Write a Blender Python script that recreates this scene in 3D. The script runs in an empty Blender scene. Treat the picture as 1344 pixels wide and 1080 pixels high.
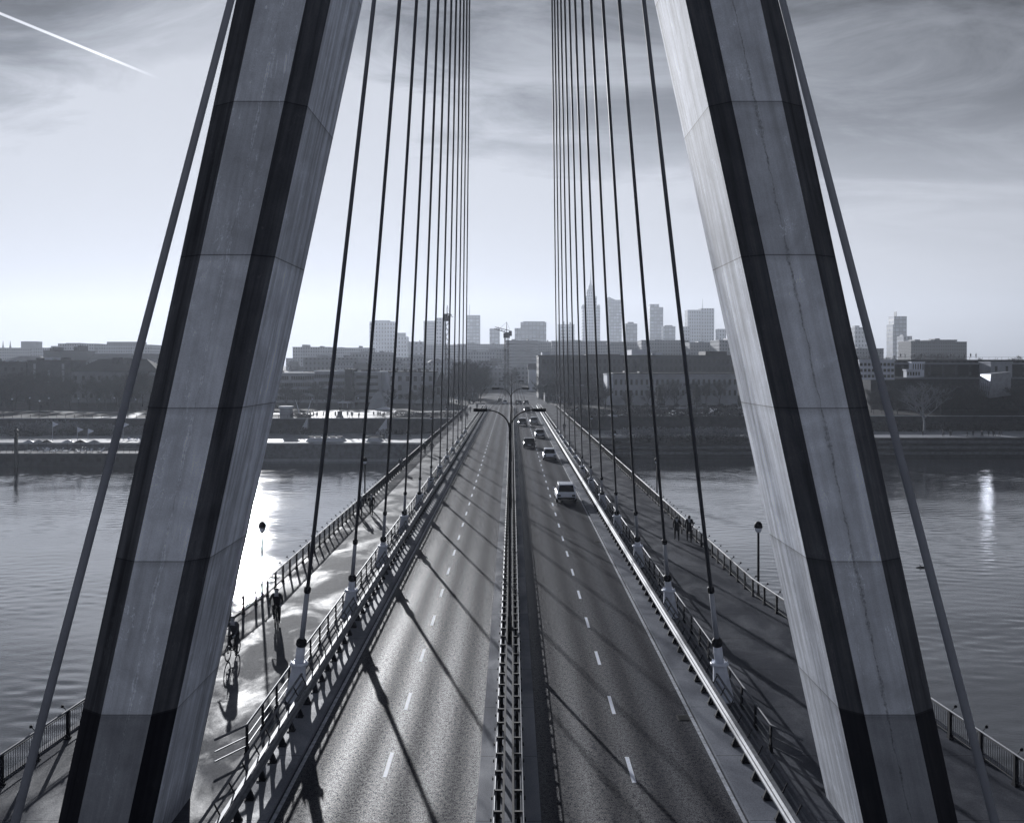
import bpy, bmesh, math, random
from mathutils import Vector, Matrix
R = math.radians
rnd = random.Random(7)
sc = bpy.context.scene
C = sc.collection

# ------------------------------------------------------------------ camera
CAMX, CAMH, FPX = 0.1, 12.5, 1330.0
cd = bpy.data.cameras.new('camera')
cam = bpy.data.objects.new('camera', cd)
C.objects.link(cam)
cam.location = (CAMX, 0, CAMH)
cam.rotation_euler = (R(90), 0, 0)
cd.sensor_width = 36
cd.lens = 36 * FPX / 1344
cd.shift_y = -60 / 1344
cd.clip_start = 0.1
cd.clip_end = 12000
sc.camera = cam

# ------------------------------------------------------------------ sun, sky, exposure
SUN_EL, SUN_AZ = 11.0, -14.6          # degrees above horizon, degrees right of +Y
el, az = R(SUN_EL), R(SUN_AZ)
sun_dir = Vector((math.sin(az) * math.cos(el), math.cos(az) * math.cos(el), math.sin(el)))
sl = bpy.data.lights.new('sun', 'SUN')
sl.energy = 4.8
sl.angle = R(0.5)
sl.color = (0.98, 0.985, 1.0)
so = bpy.data.objects.new('sun', sl)
C.objects.link(so)
so.rotation_euler = (-sun_dir).to_track_quat('-Z', 'Y').to_euler()

sc.view_settings.view_transform = 'Standard'
sc.view_settings.look = 'None'
sc.view_settings.exposure = 0.13
sc.view_settings.gamma = 1.0


SKYX, SKYY = 15.1, 6.0
HAZE_DENSITY = 0.00014


class NT:
    """small helper for node trees"""
    def __init__(s, tree):
        s.t = tree

    def n(s, typ, ins=None, **props):
        nd = s.t.nodes.new(typ)
        for k, v in props.items():
            setattr(nd, k, v)
        for k, v in (ins or {}).items():
            sock = nd.inputs[k]
            if isinstance(v, bpy.types.NodeSocket):
                s.t.links.new(v, sock)
            else:
                sock.default_value = v
        return nd

    def m(s, op, a, b=0.0, c=None, clamp=False):
        nd = s.n('ShaderNodeMath', {0: a, 1: b}, operation=op, use_clamp=clamp)
        if c is not None:
            if isinstance(c, bpy.types.NodeSocket):
                s.t.links.new(c, nd.inputs[2])
            else:
                nd.inputs[2].default_value = c
        return nd.outputs[0]

    def vm(s, op, a, b=(0, 0, 0)):
        nd = s.n('ShaderNodeVectorMath', {0: a, 1: b}, operation=op)
        return nd.outputs['Value'] if op in ('DOT_PRODUCT', 'LENGTH') else nd.outputs[0]

    def mr(s, v, a, b, c, d, smooth=False):
        nd = s.n('ShaderNodeMapRange', {0: v, 1: a, 2: b, 3: c, 4: d})
        nd.clamp = True
        if smooth:
            nd.interpolation_type = 'SMOOTHSTEP'
        return nd.outputs[0]

    def mixc(s, f, a, b, blend='MIX'):
        nd = s.n('ShaderNodeMix', data_type='RGBA', blend_type=blend)
        for i, v in ((0, f), (6, a), (7, b)):
            if isinstance(v, bpy.types.NodeSocket):
                s.t.links.new(v, nd.inputs[i])
            else:
                nd.inputs[i].default_value = v if i == 0 else (tuple(v) + (1,))[:4]
        return nd.outputs[2]

    def noise(s, vec, scale, detail=4, rough=0.55, dist=0.0):
        ins = {'Scale': scale, 'Detail': detail, 'Roughness': rough, 'Distortion': dist}
        if vec is not None:
            ins['Vector'] = vec
        return s.n('ShaderNodeTexNoise', ins).outputs['Fac']

    def mapv(s, vec, scale=(1, 1, 1), rot=(0, 0, 0), loc=(0, 0, 0)):
        return s.n('ShaderNodeMapping', {'Vector': vec, 'Scale': scale, 'Rotation': rot, 'Location': loc}).outputs[0]


def pix_dir(px, py):
    return Vector(((px - 672) / FPX, 1.0, (480 - py) / FPX)).normalized()


w = bpy.data.worlds.new('World')
sc.world = w
w.use_nodes = True
W = NT(w.node_tree)
w.node_tree.nodes.clear()
sky = W.n('ShaderNodeTexSky', sky_type='NISHITA')
sky.sun_disc = False
sky.sun_elevation = el
sky.sun_rotation = az
sky.air_density = 1.0
sky.dust_density = 2.2
sky.ozone_density = 1.0
raw = W.n('ShaderNodeRGBToBW', {0: sky.outputs[0]}).outputs[0]
grey = W.m('MULTIPLY', W.m('DIVIDE', raw, W.m('ADD', raw, 4.6)), 8.6)      # thin high veil of cloud evens the clear sky out
dirv = W.n('ShaderNodeTexCoord').outputs['Generated']
sep = W.n('ShaderNodeSeparateXYZ', {0: dirv})
dz = W.m('MAXIMUM', sep.outputs[2], 0.0)
den = W.m('ADD', dz, 0.16)
proj = W.n('ShaderNodeCombineXYZ', {0: W.m('DIVIDE', sep.outputs[0], den), 1: W.m('DIVIDE', sep.outputs[1], den), 2: 0.0}).outputs[0]
pm = W.mapv(proj, scale=(0.75, 1.5, 1), rot=(0, 0, R(28)))
c1 = W.noise(pm, 2.1, 10, 0.62, 0.8)
c2 = W.noise(W.mapv(proj, scale=(0.55, 1.3, 1), rot=(0, 0, R(-20)), loc=(SKYX, SKYY, 0)), 0.8, 6, 0.55, 0.5)
cl = W.m('ADD', W.m('MULTIPLY', c1, 0.55), W.m('MULTIPLY', c2, 0.6))
hi = W.mr(dz, 0.07, 0.32, 0.0, 1.0, True)
gap = W.mr(cl, 0.47, 0.76, 0.0, 1.0, True)           # 1 = thin bright veil, 0 = thick grey cloud
sd = W.vm('DOT_PRODUCT', dirv, tuple(sun_dir))
near = W.mr(sd, 0.977, 0.9993, 0.0, 1.0, True)
thick = W.m('MULTIPLY', hi, W.m('SUBTRACT', 1.0, W.m('MULTIPLY', near, 0.6)))
lo = W.m('SUBTRACT', 1.0, W.m('MULTIPLY', thick, 0.93))
gap = W.m('MULTIPLY', gap, W.m('SUBTRACT', 1.0, W.m('MULTIPLY', W.m('MULTIPLY', hi, W.m('SUBTRACT', 1.0, near)), 0.5)))
fac = W.m('ADD', lo, W.m('MULTIPLY', gap, W.m('SUBTRACT', 1.05, lo)))
val = W.m('MINIMUM', W.m('MULTIPLY', grey, fac), 5.3)
val = W.m('MULTIPLY', val, W.mr(sd, 0.3, -0.5, 1.0, 1.65, True))      # added fill: unseen sky opposite the sun brightened to lift shaded faces
# contrails: thin bands along great circles
def contrail(p, q, width, gain, v):
    a, b = pix_dir(*p), pix_dir(*q)
    nrm = a.cross(b).normalized()
    d = W.m('ABSOLUTE', W.vm('DOT_PRODUCT', dirv, tuple(nrm)))
    line = W.mr(d, width * 0.35, width, 1.0, 0.0, True)
    ax = (b - a).normalized()
    t = W.m('DIVIDE', W.m('SUBTRACT', W.vm('DOT_PRODUCT', dirv, tuple(ax)), a.dot(ax)), (b - a).dot(ax))
    fade = W.m('MULTIPLY', W.mr(t, 0.55, 1.0, 1.0, 0.0, True), W.mr(t, -0.5, -0.2, 0.0, 1.0))
    return W.m('ADD', v, W.m('MULTIPLY', W.m('MULTIPLY', line, fade), gain))
val = contrail((0, 18), (215, 106), 0.0016, 6.0, val)
tint = W.mixc(W.mr(val, 1.0, 9.0, 0.0, 1.0), (0.88, 0.945, 1.09), (0.955, 0.97, 1.03))
colr = W.mixc(1.0, W.n('ShaderNodeCombineColor', {0: val, 1: val, 2: val}).outputs[0], tint, 'MULTIPLY')
bg = W.n('ShaderNodeBackground', {'Color': colr, 'Strength': 0.105})
W.n('ShaderNodeOutputWorld', {'Surface': bg.outputs[0]})


# ------------------------------------------------------------------ materials
def T(v):
    return (v * 0.90, v * 0.96 + 0.0006, v * 1.11 + 0.005, 1.0)


def new_mat(name):
    m = bpy.data.materials.new(name)
    m.use_nodes = True
    m.node_tree.nodes.clear()
    k = NT(m.node_tree)
    return m, k


def finish(k, col, rough=0.8, metal=0.0, normal=None, spec=0.5, **more):
    ins = {'Base Color': col, 'Roughness': rough, 'Metallic': metal, 'Specular IOR Level': spec}
    if normal is not None:
        ins['Normal'] = normal
    ins.update(more)
    b = k.n('ShaderNodeBsdfPrincipled', ins)
    k.n('ShaderNodeOutputMaterial', {'Surface': b.outputs[0]})
    return b


def plain(name, v, rough=0.8, var=0.3, scale=2.0, metal=0.0, bump=0.0, spec=0.5, detail=5):
    m, k = new_mat(name)
    pos = k.n('ShaderNodeNewGeometry').outputs['Position']
    n = k.noise(pos, scale, detail, 0.6)
    f = k.mr(n, 0.3, 0.7, 0.0, 1.0)
    col = k.mixc(f, T(v * (1 - var)), T(v * (1 + var)))
    nrm = None
    if bump:
        nrm = k.n('ShaderNodeBump', {'Height': n, 'Strength': bump, 'Distance': 0.05}).outputs[0]
    finish(k, col, rough, metal, nrm, spec)
    return m


MAT = {}
def P(name, *a, **kw):
    MAT[name] = plain(name, *a, **kw)


P('concrete_light', 0.30, 0.85, 0.25, 0.8, bump=0.1)
P('concrete_dark', 0.10, 0.85, 0.3, 0.6, bump=0.1)
P('stone', 0.22, 0.8, 0.3, 0.5)
P('white_paint', 0.72, 0.5, 0.12, 3.0)
P('line_paint', 0.85, 0.6, 0.12, 9.0)
P('kerb_glint', 0.42, 0.7, 0.5, 5.0)
P('steel', 0.15, 0.6, 0.3, 5.0, metal=0.35)
P('steel_dull', 0.16, 0.55, 0.2, 4.0, metal=0.4)
P('dark_metal', 0.014, 0.7, 0.3, 6.0, spec=0.2)
P('black', 0.008, 0.6, 0.3, 6.0, spec=0.25)
P('cable', 0.08, 0.6, 0.25, 1.0, spec=0.3)
P('cable_pale', 0.34, 0.45, 0.15, 1.0)
P('glass_dark', 0.008, 0.12, 0.2, 1.0, spec=0.25)
P('window_dark', 0.010, 0.4, 0.4, 0.4, spec=0.2)
P('glass_pale', 0.30, 0.15, 0.2, 0.3)
P('car_white', 0.75, 0.25, 0.05, 1.0)
P('car_silver', 0.38, 0.25, 0.05, 1.0, metal=0.5)
P('car_dark', 0.018, 0.2, 0.1, 1.0)
P('car_grey', 0.12, 0.22, 0.1, 1.0, metal=0.4)
P('tyre', 0.012, 0.8, 0.2, 4.0)
P('lamp_red', 0.07, 0.2, 0.1, 1.0)
P('skin', 0.36, 0.6, 0.08, 5.0)
P('hair', 0.02, 0.6, 0.3, 20.0)
P('cloth_dark', 0.014, 0.85, 0.4, 8.0)
P('cloth_mid', 0.06, 0.85, 0.4, 8.0)
P('cloth_pale', 0.30, 0.85, 0.2, 8.0)
P('bark', 0.045, 0.9, 0.4, 3.0)
P('bark_pale', 0.20, 0.85, 0.4, 3.0)
P('twig', 0.050, 0.9, 0.5, 0.15)
P('twig_brown', 0.085, 0.9, 0.5, 0.15)
P('needles', 0.022, 0.9, 0.5, 0.3)
P('shrub', 0.06, 0.9, 0.5, 0.5)
P('grass_dry', 0.20, 0.9, 0.4, 0.7)
P('lawn', 0.035, 0.95, 0.45, 0.12, spec=0.1)
P('soil', 0.045, 0.95, 0.4, 0.2, spec=0.1)
P('paving', 0.34, 0.7, 0.35, 0.5, spec=0.3)
P('sand', 0.36, 0.75, 0.25, 0.3)
P('wall_stone', 0.13, 0.9, 0.5, 0.9, spec=0.2)
P('wall_dark', 0.04, 0.9, 0.55, 0.8, spec=0.2)
P('brick_dark', 0.06, 0.9, 0.35, 0.4, spec=0.2)
P('plaster', 0.36, 0.9, 0.2, 0.2, spec=0.2)
P('plaster_dark', 0.2, 0.9, 0.25, 0.2, spec=0.2)
P('plaster_white', 0.62, 0.8, 0.12, 0.2)
P('roof_dark', 0.035, 0.8, 0.3, 0.3)
P('roof_mid', 0.09, 0.8, 0.3, 0.3)
P('tower_grey', 0.24, 0.7, 0.2, 0.02)
P('tower_dark', 0.07, 0.7, 0.2, 0.02)
P('sun_glass', 0.85, 0.27, 0.1, 1.0, metal=1.0)
P('flag_white', 0.75, 0.8, 0.1, 4.0)


def concrete(name, v, streak=0.5, coat=0.45, rough=0.85, spec=0.2, seam=False):
    """cast concrete: lifts with joints, vertical streaks, pores, a darker tone on the lowest lift"""
    m, k = new_mat(name)
    pos = k.n('ShaderNodeNewGeometry').outputs['Position']
    z = k.n('ShaderNodeSeparateXYZ', {0: pos}).outputs[2]
    lift = k.m('DIVIDE', k.m('SUBTRACT', z, 0.1), 3.78)
    cell = k.m('FLOOR', lift)
    fr = k.m('FRACT', lift)
    wn = k.n('ShaderNodeTexWhiteNoise', {'W': cell}, noise_dimensions='1D').outputs['Value']
    px = k.n('ShaderNodeSeparateXYZ', {0: pos}).outputs[0]
    u = k.m('SUBTRACT', k.m('ABSOLUTE', px), k.m('SUBTRACT', 10.26, k.m('MULTIPLY', z, 0.2165)))
    leg = k.n('ShaderNodeCombineXYZ', {0: k.m('ADD', u, k.m('MULTIPLY', k.m('SIGN', px), 37.0)), 1: k.n('ShaderNodeSeparateXYZ', {0: pos}).outputs[1], 2: z}).outputs[0]
    st = k.noise(k.mapv(leg, scale=(3.2, 3.2, 0.16)), 1.0, 7, 0.65, 0.3)
    bl = k.noise(pos, 0.9, 6, 0.65, 0.4)
    pore = k.noise(pos, 26.0, 3, 0.7)
    a = k.m('MULTIPLY', k.mr(st, 0.3, 0.72, 1 - streak, 1.0 + streak * 0.35), k.mr(bl, 0.3, 0.7, 0.76, 1.16))
    a = k.m('MULTIPLY', a, k.mr(wn, 0, 1, 0.84, 1.12))
    a = k.m('MULTIPLY', a, k.mr(pore, 0.3, 0.75, 0.86, 1.1))
    jn = k.m('ADD', fr, k.m('MULTIPLY', k.m('SUBTRACT', bl, 0.5), 0.004))
    joint = k.m('LESS_THAN', jn, 0.007)
    below = k.mr(jn, 0.955, 1.0, 0.0, 0.22)            # rust and water marks under each joint's edge
    a = k.m('MULTIPLY', a, k.m('SUBTRACT', 1.0, k.m('MULTIPLY', joint, 0.62)))
    a = k.m('MULTIPLY', a, k.m('SUBTRACT', 1.0, below))
    crack = k.m('ABSOLUTE', k.m('SUBTRACT', k.noise(k.mapv(leg, scale=(1.3, 1.3, 0.35)), 0.9, 6, 0.6, 0.4), 0.5))
    a = k.m('ADD', a, k.m('MULTIPLY', k.m('MULTIPLY', k.m('LESS_THAN', crack, 0.0025), k.m('GREATER_THAN', bl, 0.52)), 0.35))
    if seam:        # lime bleeding out of the seam down the middle of the strip
        wob = k.m('MULTIPLY', k.m('SUBTRACT', k.noise(k.mapv(pos, scale=(0, 0, 1)), 1.1, 5, 0.6), 0.5), 0.28)
        wid = k.mr(k.noise(k.mapv(pos, scale=(0, 0, 1), loc=(7, 0, 0)), 0.8, 5, 0.75), 0.42, 0.7, 0.0, 0.075)
        d = k.m('ABSOLUTE', k.m('ADD', k.m('ADD', u, wob), 0.05))
        lime = k.m('MULTIPLY', k.m('LESS_THAN', d, wid), k.mr(k.noise(pos, 9, 5, 0.8), 0.42, 0.6, 0.0, 1.0))
        a = k.m('MULTIPLY', a, k.m('ADD', 1.0, k.m('MULTIPLY', lime, k.mr(px, -0.5, 0.5, 0.55, -0.5))))
        a = k.m('MULTIPLY', a, k.m('SUBTRACT', 1.0, k.m('MULTIPLY', k.m('LESS_THAN', d, 0.008), 0.25)))
    spot = k.n('ShaderNodeTexVoronoi', {'Vector': pos, 'Scale': 1.3}).outputs['Distance']
    chip = k.m('MULTIPLY', k.m('LESS_THAN', spot, k.mr(k.noise(pos, 2.3, 3), 0.5, 0.75, 0.0, 0.12)), 0.45)
    a = k.m('MULTIPLY', a, k.m('ADD', 1.0, chip))
    a = k.m('MULTIPLY', a, k.mr(z, 3.86, 3.9, coat, 1.0))  # darkens the lowest lift, by a separate factor for each face
    a = k.m('MULTIPLY', a, v)
    col = k.n('ShaderNodeCombineColor', {0: k.m('MULTIPLY', a, 0.91), 1: k.m('MULTIPLY', a, 0.96), 2: k.m('ADD', k.m('MULTIPLY', a, 1.07), 0.006)}).outputs[0]
    h = k.m('ADD', k.m('MULTIPLY', pore, 0.4), k.m('SUBTRACT', k.m('MULTIPLY', bl, 0.7), joint))
    nrm = k.n('ShaderNodeBump', {'Height': h, 'Strength': 0.35, 'Distance': 0.03}).outputs[0]
    finish(k, col, rough, 0, nrm, spec)
    return m


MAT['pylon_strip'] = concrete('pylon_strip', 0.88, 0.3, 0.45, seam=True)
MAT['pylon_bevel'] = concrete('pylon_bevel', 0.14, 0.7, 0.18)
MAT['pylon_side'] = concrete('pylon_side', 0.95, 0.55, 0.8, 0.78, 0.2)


def asphalt():
    m, k = new_mat('asphalt')
    pos = k.n('ShaderNodeNewGeometry').outputs['Position']
    x = k.n('ShaderNodeSeparateXYZ', {0: pos}).outputs[0]
    ax = k.m('ABSOLUTE', x)
    lane = k.m('ADD', ax, k.m('MULTIPLY', k.m('SUBTRACT', k.noise(pos, 0.05, 2), 0.5), 0.35))
    trk = k.m('COSINE', k.m('MULTIPLY', k.m('SUBTRACT', lane, 0.95), 2 * math.pi / 1.42))
    gr = k.m('ADD', k.m('MULTIPLY', k.mr(k.noise(pos, 24.0, 4, 0.9), 0.40, 0.60, 0.0, 1.0), 0.65), k.m('MULTIPLY', k.mr(k.noise(pos, 7.0, 5, 0.85), 0.38, 0.62, 0.0, 1.0), 0.35))
    fine = k.noise(pos, 55.0, 3, 0.8)
    gr2 = k.noise(pos, 11.0, 3, 0.7)
    big = k.noise(k.mapv(pos, scale=(1.0, 0.12, 1)), 0.7, 5, 0.6)
    v = k.m('MULTIPLY', k.mr(gr, 0.1, 0.9, 0.1, 2.0), k.mr(big, 0.3, 0.7, 0.75, 1.3))
    v = k.m('MULTIPLY', v, k.mr(trk, -1, 1, 0.72, 1.28))
    v = k.m('MULTIPLY', v, 0.017)
    col = k.n('ShaderNodeCombineColor', {0: k.m('MULTIPLY', v, 0.82), 1: k.m('MULTIPLY', v, 0.95), 2: k.m('ADD', k.m('MULTIPLY', v, 1.3), 0.008)}).outputs[0]
    rough = k.m('ADD', k.mr(trk, -1, 1, 0.53, 0.42), k.mr(gr, 0, 1, -0.05, 0.08))
    h = k.m('ADD', k.m('MULTIPLY', gr, 0.6), k.m('MULTIPLY', fine, 0.5))
    nrm = k.n('ShaderNodeBump', {'Height': h, 'Strength': 0.5, 'Distance': 0.02}).outputs[0]
    finish(k, col, rough, 0, nrm, k.m('MULTIPLY', k.mr(gr, 0.3, 0.9, 0.0, 0.20), k.m('MULTIPLY', k.mr(gr2, 0.3, 0.7, 0.8, 1.2), k.mr(trk, -1, 1, 0.5, 1.35))))
    return m


def pavement_mat(name, v, rough0, rough1):
    m, k = new_mat(name)
    pos = k.n('ShaderNodeNewGeometry').outputs['Position']
    y = k.n('ShaderNodeSeparateXYZ', {0: pos}).outputs[1]
    big = k.noise(k.mapv(pos, scale=(1, 0.5, 1)), 0.45, 6, 0.62, 0.6)
    g = k.noise(pos, 30, 3, 0.7)
    jt = k.m('LESS_THAN', k.m('FRACT', k.m('DIVIDE', y, 4.6)), 0.008)
    a = k.m('MULTIPLY', k.mr(big, 0.32, 0.68, 0.7, 1.25), k.mr(g, 0.3, 0.7, 0.75, 1.25))
    a = k.m('MULTIPLY', k.m('MULTIPLY', a, k.m('SUBTRACT', 1.0, k.m('MULTIPLY', jt, 0.6))), v)
    col = k.n('ShaderNodeCombineColor', {0: k.m('MULTIPLY', a, 0.90), 1: k.m('MULTIPLY', a, 0.96), 2: k.m('ADD', k.m('MULTIPLY', a, 1.11), 0.006)}).outputs[0]
    rough = k.mr(big, 0.45, 0.68, rough0, rough1)
    sp = k.m('MULTIPLY', k.mr(big, 0.45, 0.68, 0.012, 0.08), k.mr(g, 0.35, 0.65, 0.2, 1.8))
    nrm = k.n('ShaderNodeBump', {'Height': g, 'Strength': 0.35, 'Distance': 0.02}).outputs[0]
    finish(k, col, rough, 0, nrm, sp)
    return m


def water_mat():
    m, k = new_mat('water')
    pos = k.n('ShaderNodeNewGeometry').outputs['Position']
    p1 = k.mapv(pos, scale=(0.6, 1.0, 1), rot=(0, 0, R(6)))
    a = k.noise(p1, 3.4, 5, 0.65, 0.3)
    swirl = k.noise(k.mapv(pos, scale=(0.35, 1.0, 1)), 0.035, 5, 0.6, 1.2)
    nrm = k.n('ShaderNodeBump', {'Height': k.m('MULTIPLY', a, k.mr(swirl, 0.35, 0.65, 0.3, 1.2)), 'Strength': 0.05, 'Distance': 0.3}).outputs[0]
    rough = k.mr(swirl, 0.35, 0.65, 0.02, 0.08)
    finish(k, T(0.045), rough, 0.0, nrm, 0.5, IOR=3.0)
    return m


def facade(name, v, win, sx, sz, wx, wz, rough=0.8, vari=0.35):
    """far facade: storeys of windows too small to model, set out in metres"""
    m, k = new_mat(name)
    pos = k.n('ShaderNodeNewGeometry').outputs['Position']
    nor = k.n('ShaderNodeNewGeometry').outputs['Normal']
    s3 = k.n('ShaderNodeSeparateXYZ', {0: pos})
    nz = k.m('ABSOLUTE', k.n('ShaderNodeSeparateXYZ', {0: nor}).outputs[2])
    u = k.m('DIVIDE', k.m('ADD', s3.outputs[0], s3.outputs[1]), sx)
    q = k.m('DIVIDE', s3.outputs[2], sz)
    mk = k.m('MULTIPLY', k.m('LESS_THAN', k.m('FRACT', u), wx), k.m('LESS_THAN', k.m('FRACT', q), wz))
    mk = k.m('MULTIPLY', mk, k.m('LESS_THAN', nz, 0.5))
    cell = k.n('ShaderNodeCombineXYZ', {0: k.m('FLOOR', u), 1: k.m('FLOOR', q), 2: 0.0}).outputs[0]
    rn = k.n('ShaderNodeTexWhiteNoise', {'Vector': cell}, noise_dimensions='3D').outputs['Value']
    base = k.mixc(k.mr(k.noise(pos, 0.05, 4), 0.3, 0.7, 0, 1), T(v * 0.85), T(v * 1.15))
    wc = k.mixc(rn, T(win * (1 - vari)), T(win * (1 + vari)))
    col = k.mixc(mk, base, wc)
    finish(k, col, k.mr(mk, 0, 1, rough, 0.25), 0, None, 0.4)
    return m


MAT['asphalt'] = asphalt()
MAT['pavement'] = pavement_mat('pavement', 0.105, 0.7, 0.5)
MAT['kerb_concrete'] = pavement_mat('kerb_concrete', 0.25, 0.6, 0.5)
MAT['water'] = water_mat()
MAT['facade_mid'] = facade('facade_mid', 0.20, 0.05, 2.6, 3.3, 0.45, 0.5)
MAT['facade_dark'] = facade('facade_dark', 0.055, 0.02, 2.2, 3.4, 0.5, 0.55)
MAT['facade_light'] = facade('facade_light', 0.34, 0.10, 2.4, 3.2, 0.42, 0.5)
MAT['facade_band'] = facade('facade_band', 0.22, 0.04, 40.0, 3.4, 0.97, 0.5)
MAT['facade_tower'] = facade('facade_tower', 0.36, 0.07, 6.0, 8.0, 0.5, 0.6)
MAT['facade_glass'] = facade('facade_glass', 0.10, 0.28, 7.0, 8.0, 0.82, 0.72, 0.4)


# ------------------------------------------------------------------ mesh builder
class MB:
    def __init__(s):
        s.v, s.f, s.mi, s.cur, s.sm = [], [], [], 0, []

    def add(s, vs, fs, smooth=False):
        o = len(s.v)
        s.v += [tuple(p) for p in vs]
        for f in fs:
            s.f.append(tuple(i + o for i in f))
            s.mi.append(s.cur)
            s.sm.append(smooth)
        return s

    def box(s, x0, x1, y0, y1, z0, z1):
        vs = [(x, y, z) for z in (z0, z1) for y in (y0, y1) for x in (x0, x1)]
        return s.add(vs, [(0, 2, 3, 1), (4, 5, 7, 6), (0, 1, 5, 4), (2, 6, 7, 3), (0, 4, 6, 2), (1, 3, 7, 5)])

    def tube(s, p, q, r0, r1=None, n=8, caps=True):
        return s.path([p, q], [r0, r0 if r1 is None else r1], n, caps)

    def path(s, pts, rs, n=8, caps=True):
        pts = [Vector(p) for p in pts]
        if not isinstance(rs, (list, tuple)):
            rs = [rs] * len(pts)
        vs, fs = [], []
        ref = None
        for i, p in enumerate(pts):
            d = (pts[min(i + 1, len(pts) - 1)] - pts[max(i - 1, 0)]).normalized()
            if ref is None:
                ref = Vector((0, 0, 1)) if abs(d.z) < 0.9 else Vector((1, 0, 0))
            a = d.cross(ref).normalized()
            b = a.cross(d).normalized()
            ref = b
            for j in range(n):
                t = 2 * math.pi * j / n
                vs.append(p + (a * math.cos(t) + b * math.sin(t)) * rs[i])
        for i in range(len(pts) - 1):
            for j in range(n):
                k = (j + 1) % n
                fs.append((i * n + j, i * n + k, (i + 1) * n + k, (i + 1) * n + j))
        if caps:
            fs.append(tuple(range(n - 1, -1, -1)))
            fs.append(tuple(range((len(pts) - 1) * n, len(pts) * n)))
        return s.add(vs, fs, n > 6)

    def lathe(s, x, y, prof, n=12, rot=0.0):
        vs, fs = [], []
        for r, z in prof:
            for j in range(n):
                t = 2 * math.pi * j / n + rot
                vs.append((x + r * math.cos(t), y + r * math.sin(t), z))
        for i in range(len(prof) - 1):
            for j in range(n):
                k = (j + 1) % n
                fs.append((i * n + j, i * n + k, (i + 1) * n + k, (i + 1) * n + j))
        fs.append(tuple(range(n - 1, -1, -1)))
        fs.append(tuple(range((len(prof) - 1) * n, len(prof) * n)))
        return s.add(vs, fs, n > 9)

    def prism(s, poly, z0, z1):
        n = len(poly)
        vs = [(x, y, z0) for x, y in poly] + [(x, y, z1) for x, y in poly]
        fs = [tuple(range(n - 1, -1, -1)), tuple(range(n, 2 * n))]
        fs += [(i, (i + 1) % n, n + (i + 1) % n, n + i) for i in range(n)]
        return s.add(vs, fs)

    def loft(s, rings, caps=True, smooth=False):
        n = len(rings[0])
        vs = [p for r in rings for p in r]
        fs = []
        for i in range(len(rings) - 1):
            for j in range(n):
                k = (j + 1) % n
                fs.append((i * n + j, i * n + k, (i + 1) * n + k, (i + 1) * n + j))
        if caps:
            fs.append(tuple(range(n - 1, -1, -1)))
            fs.append(tuple(range((len(rings) - 1) * n, len(rings) * n)))
        return s.add(vs, fs, smooth)

    def build(s, name, mats, parent=None, loc=None, fix=False):
        me = bpy.data.meshes.new(name)
        me.from_pydata(s.v, [], s.f)
        if not isinstance(mats, (list, tuple)):
            mats = [mats]
        for m in mats:
            me.materials.append(MAT[m] if isinstance(m, str) else m)
        me.polygons.foreach_set('material_index', s.mi)
        me.polygons.foreach_set('use_smooth', s.sm)
        if fix:
            bm = bmesh.new()
            bm.from_mesh(me)
            bmesh.ops.recalc_face_normals(bm, faces=bm.faces)
            bm.to_mesh(me)
            bm.free()
        me.update()
        o = bpy.data.objects.new(name, me)
        C.objects.link(o)
        if parent:
            o.parent = parent
        if loc:
            o.location = loc
        return o


def thing(name, label, cat, loc=(0, 0, 0), rz=0.0, group=None):
    o = bpy.data.objects.new(name, None)
    o.empty_display_size = 0.2
    C.objects.link(o)
    o.location = loc
    o.rotation_euler = (0, 0, rz)
    return tag(o, label, cat, group)


def tag(o, label, cat, group=None):
    o['label'] = label
    o['category'] = cat
    if group:
        o['group'] = group
    return o


def struct(o, kind='structure'):
    o['kind'] = kind
    return o


def copy_part(src, parent, loc=None, rz=None, scale=None):
    c = src.copy()
    C.objects.link(c)
    c.parent = parent
    if loc is not None:
        c.location = loc
    if rz is not None:
        c.rotation_euler = (0, 0, rz)
    if scale is not None:
        c.scale = scale
    return c


def dup(root, loc, rz=0.0, label=None, group=None, scale=None, cat=None):
    r = root.copy()
    C.objects.link(r)
    r.location = loc
    r.rotation_euler = (0, 0, rz)
    if scale is not None:
        r.scale = (scale,) * 3 if not isinstance(scale, tuple) else scale
    if label:
        r['label'] = label
    if group:
        r['group'] = group
    if cat:
        r['category'] = cat
    for ch in list(root.children):
        c = ch.copy()
        C.objects.link(c)
        c.parent = r
        for g in list(ch.children):
            d = g.copy()
            C.objects.link(d)
            d.parent = c
    return r


def at(px, py, Y):
    """world x and z of a sight line at distance Y (survey of the photograph)"""
    return CAMX + (px - 672) * Y / FPX, CAMH - (py - 480) * Y / FPX


# ------------------------------------------------------------------ levels
ZW = -12.0              # water
ZP = -7.3               # lower promenade
ZU = -3.0               # upper bank


def ss(a, b, x):
    t = min(1, max(0, (x - a) / (b - a)))
    return t * t * (3 - 2 * t)


def ground_z(x, y):
    z = ZU + 11.5 * ss(560, 950, y) + 3 * ss(950, 2000, y)
    if x > 60:
        z += 5.0 * ss(60, 140, x) * ss(420, 600, y)
    return z


def road_z(y):
    return (ZU + 0.25 + 11.5 * ss(560, 950, y)) * ss(300, 430, y) if y < 560 else ground_z(0, y) + 0.25


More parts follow.
